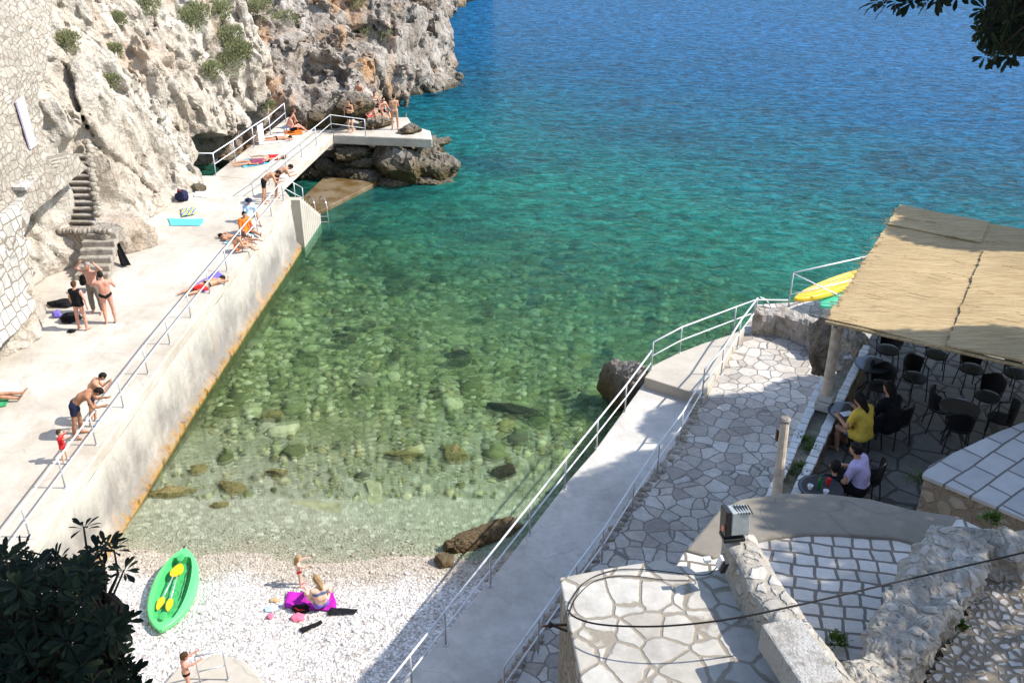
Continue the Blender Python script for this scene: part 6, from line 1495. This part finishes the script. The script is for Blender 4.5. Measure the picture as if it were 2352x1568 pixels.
# trees standing right of the frame: they cast the shade over terrace and walkway
def shade_tree(lab, base, blobs, n, size=.16):
    t = empty('shade_tree', base, 0, lab, 'tree', 'trees beside the terrace'); b = Vector(base); rs = random.Random(int(base[1] * 10)); mb = MB()
    c0 = sum((Vector(q[0]) for q in blobs), Vector()) / len(blobs); fork = b.lerp(Vector((c0.x, c0.y, c0.z - 2.5)), .8)
    mb.tube([b, b.lerp(fork, .5) + Vector((.2, .1, 0)), fork], [.3, .24, .18], 10)
    for q in blobs: branch(mb, fork, Vector(q[0]), .09, .03, rs, .08)
    loc(mb.make('trunk', 'bark', smooth=True), t); cloud('crown', t, blobs, n, size, 'leaf', rs)
shade_tree('broad leafy tree to the right of the café terrace', (18.5, 24, .5), [((16.2, 20.6, 12.0), (2.4, 2.0, 3.2)), ((16.0, 19.3, 14.8), (1.8, 1.7, 1.7)), ((16.4, 23.6, 10.2), (2.6, 1.9, 2.6)), ((17.5, 19.6, 8.6), (2.0, 1.2, 2.0)), ((18.2, 25.4, 8.6), (2.2, 1.3, 2.2)), ((14.8, 19.0, 13.4), (1.1, .9, .9))], 46000)
shade_tree('tall leafy tree to the right of the stone terraces', (12.5, 8.5, 6), [((10.6, 8.7, 15.4), (1.6, 1.2, 1.8)), ((10.8, 6.2, 17.1), (1.1, 2.0, .7)), ((10.4, 7.5, 16.5), (1.0, .9, .8))], 9000, .11)
shade_tree('slender tree at the far right of the reed roof', (17, 13, 6), [((13.3, 13.45, 15.2), (1.9, .75, 1.0)), ((15.1, 18.4, 14.8), (1.7, .95, 1.0)), ((12.6, 11.3, 14.0), (2.3, 1.7, 1.5))], 24000, .15)
# shrubs on the cliff
GV = 'shrubs growing on the cliff'
SH = [(152, 82, .55, 'round olive shrub high on the pale cliff at the left'), (262, 40, .5, 'small dark shrub in a crack near the top of the cliff'), (258, 110, .4, 'grey green tuft on the cliff face'), (255, 178, .45, 'green tuft in the middle of the cliff face'),
      (335, 8, .7, 'bright green shrub at the top edge of the cliff'), (425, 45, .9, 'olive grass tuft on the cliff top'), (450, 20, .8, 'olive shrub at the top edge above the green streak'), (500, 25, .8, 'green shrub at the top edge left of the orange rock'), (525, 75, .8, 'upper hanging shrub of the long green streak'),
      (535, 105, .8, 'middle shrub of the long green streak'), (510, 135, 1.0, 'big lowest shrub of the long green streak'), (485, 150, .6, 'small shrub left of the big lowest one'), (562, 103, .55, 'narrow shrub right of the green streak'), (645, 35, 1.0, 'dense green shrub beside the orange rock'),
      (600, 8, .9, 'dark green shrub at the top edge above the dense one'), (840, 68, .6, 'small green shrub under the dark overhang'), (885, 75, .7, 'green shrub on the headland slope'), (610, 235, .5, 'small shrub above the cave railing'), (820, 5, .9, 'shrub at the top edge of the headland')]
for i, (px, py, r, lab) in enumerate(SH):
    h, n_ = hit(px, py + 6)
    if h is None: continue
    rs = random.Random(i + 70); t = empty('shrub', h, 0, lab, 'shrub', GV); mb = MB(); br = MB()
    if n_.x < 0: n_ = -n_
    ax = (n_ + Vector((0, 0, .3))).normalized()
    for _ in range(int(1500 * r)):
        v = Vector((rs.gauss(0, 1), rs.gauss(0, 1), rs.gauss(0, 1))).normalized() * rs.random() ** .4
        p = h + Vector((v.x * r * .8, v.y * r * .75, v.z * r * .75)) + ax * r * .3 + Vector((0, 0, -.25 * r * abs(v.z)))
        p += Vector((1, 1, 1)) * .12 * r * noise.noise(p * 3)
        d = (v * .8 + Vector((0, 0, .7)) + Vector((rs.uniform(-.5, .5), rs.uniform(-.5, .5), 0))).normalized(); s_ = d.orthogonal().normalized(); l = rs.uniform(.07, .14)
        mb.add([p, p + s_ * l * .22 + d * l * .5, p + d * l, p - s_ * l * .22 + d * l * .5], [(0, 1, 2, 3)])
    for _ in range(8):
        v = Vector((rs.gauss(0, 1), rs.gauss(0, 1), rs.gauss(0, 1))).normalized(); br.tube([h - ax * .05, h + ax * r * .2 + v * r * .3, h + ax * r * .3 + v * r * .55], [.02, .012, .005], 5)
    loc(br.make('twigs', 'bark'), t); loc(mb.make('foliage', 'shrub'), t)
# weeds on walls and planter
WD = [(1850, 1016, 7.06, .13, 'leafy weed in the planter between the stone rims'), (1860, 1035, 7.06, .12, 'second weed in the planter below the first'), (1838, 1075, 7.06, .09, 'small weed in the planter near its lower end'), (1816, 1095, 7.06, .17, 'dark weed beside the lone wooden post'), (1870, 775, 1.2, .4, 'dark ivy on the rubble wall under the kayaks'), (2113, 1110, 7.2, .18, 'green plant at the corner of the raised terrace'), (2275, 1195, 10.4, .07, 'bright green tuft on top of the boulder wall'), (1920, 1475, 9.7, .07, 'small green tuft on the cobbled path'), (2200, 1440, 10.05, .05, 'tiny weed at the foot of the boulder wall')]
for i, (px, py, z, r, lab) in enumerate(WD):
    p0 = P(px, py, z); rs = random.Random(i + 170); t = empty('weed', p0, 0, lab, 'plant', 'weeds among the stones'); mb = MB()
    for _ in range(int(160 + 400 * r)):
        v = Vector((rs.gauss(0, .5), rs.gauss(0, .5), abs(rs.gauss(0, .4)))) * r; d = (v + Vector((0, 0, r * .4))).normalized()
        leaf_mesh(mb, p0 + v, d, Vector((rs.uniform(-1, 1), rs.uniform(-1, 1), .8)).normalized(), rs.uniform(.03, .06), .02)
    loc(mb.make('leaves', 'weed' if i not in (3, 4) else 'leaf'), t)

# loose stones on the beach: real relief over the fine pebbles
mb = MB(); rs = random.Random(41); V1, F1 = ico(1)
for k in range(9000):
    x = rs.uniform(-10.4, 3.6); y = rs.uniform(12.6, 20.6); r = rs.uniform(.012, .032) * (1.9 if rs.random() < .04 else 1); z = gz(x, y)
    a_ = rs.uniform(0, 6.28); ca, sa = math.cos(a_), math.sin(a_); sx, sy, sz = r * rs.uniform(.9, 1.6), r, r * rs.uniform(.5, .8)
    mb.add([(x + v.x * sx * ca - v.y * sy * sa, y + v.x * sx * sa + v.y * sy * ca, z + v.z * sz + sz * .3) for v in V1], F1)
g = G('loose_beach_stones'); ge = g.n('ShaderNodeNewGeometry')
c_ = g.ramp(ge.outputs['Random Per Island'], [(0, (.5, .45, .4)), (.3, (.74, .7, .66)), (.6, (.82, .79, .75)), (.8, (.6, .53, .46)), (.93, (.36, .3, .26)), (1, (.85, .82, .8))])
zz_ = g.xyz()[2]; c_ = g.mix(g.ramp(zz_, [(.0, 1.0), (.07, .8), (.11, 0.0)]), c_, g.mix(1, c_, (.55, .5, .42), 'MULTIPLY'))
M['bstones'] = g.done(c_, .75, None, .25)
tag(mb.make('beach_stones', 'bstones', smooth=True), 'loose pale stones scattered over the pebble beach', 'stones', None, 'stuff')
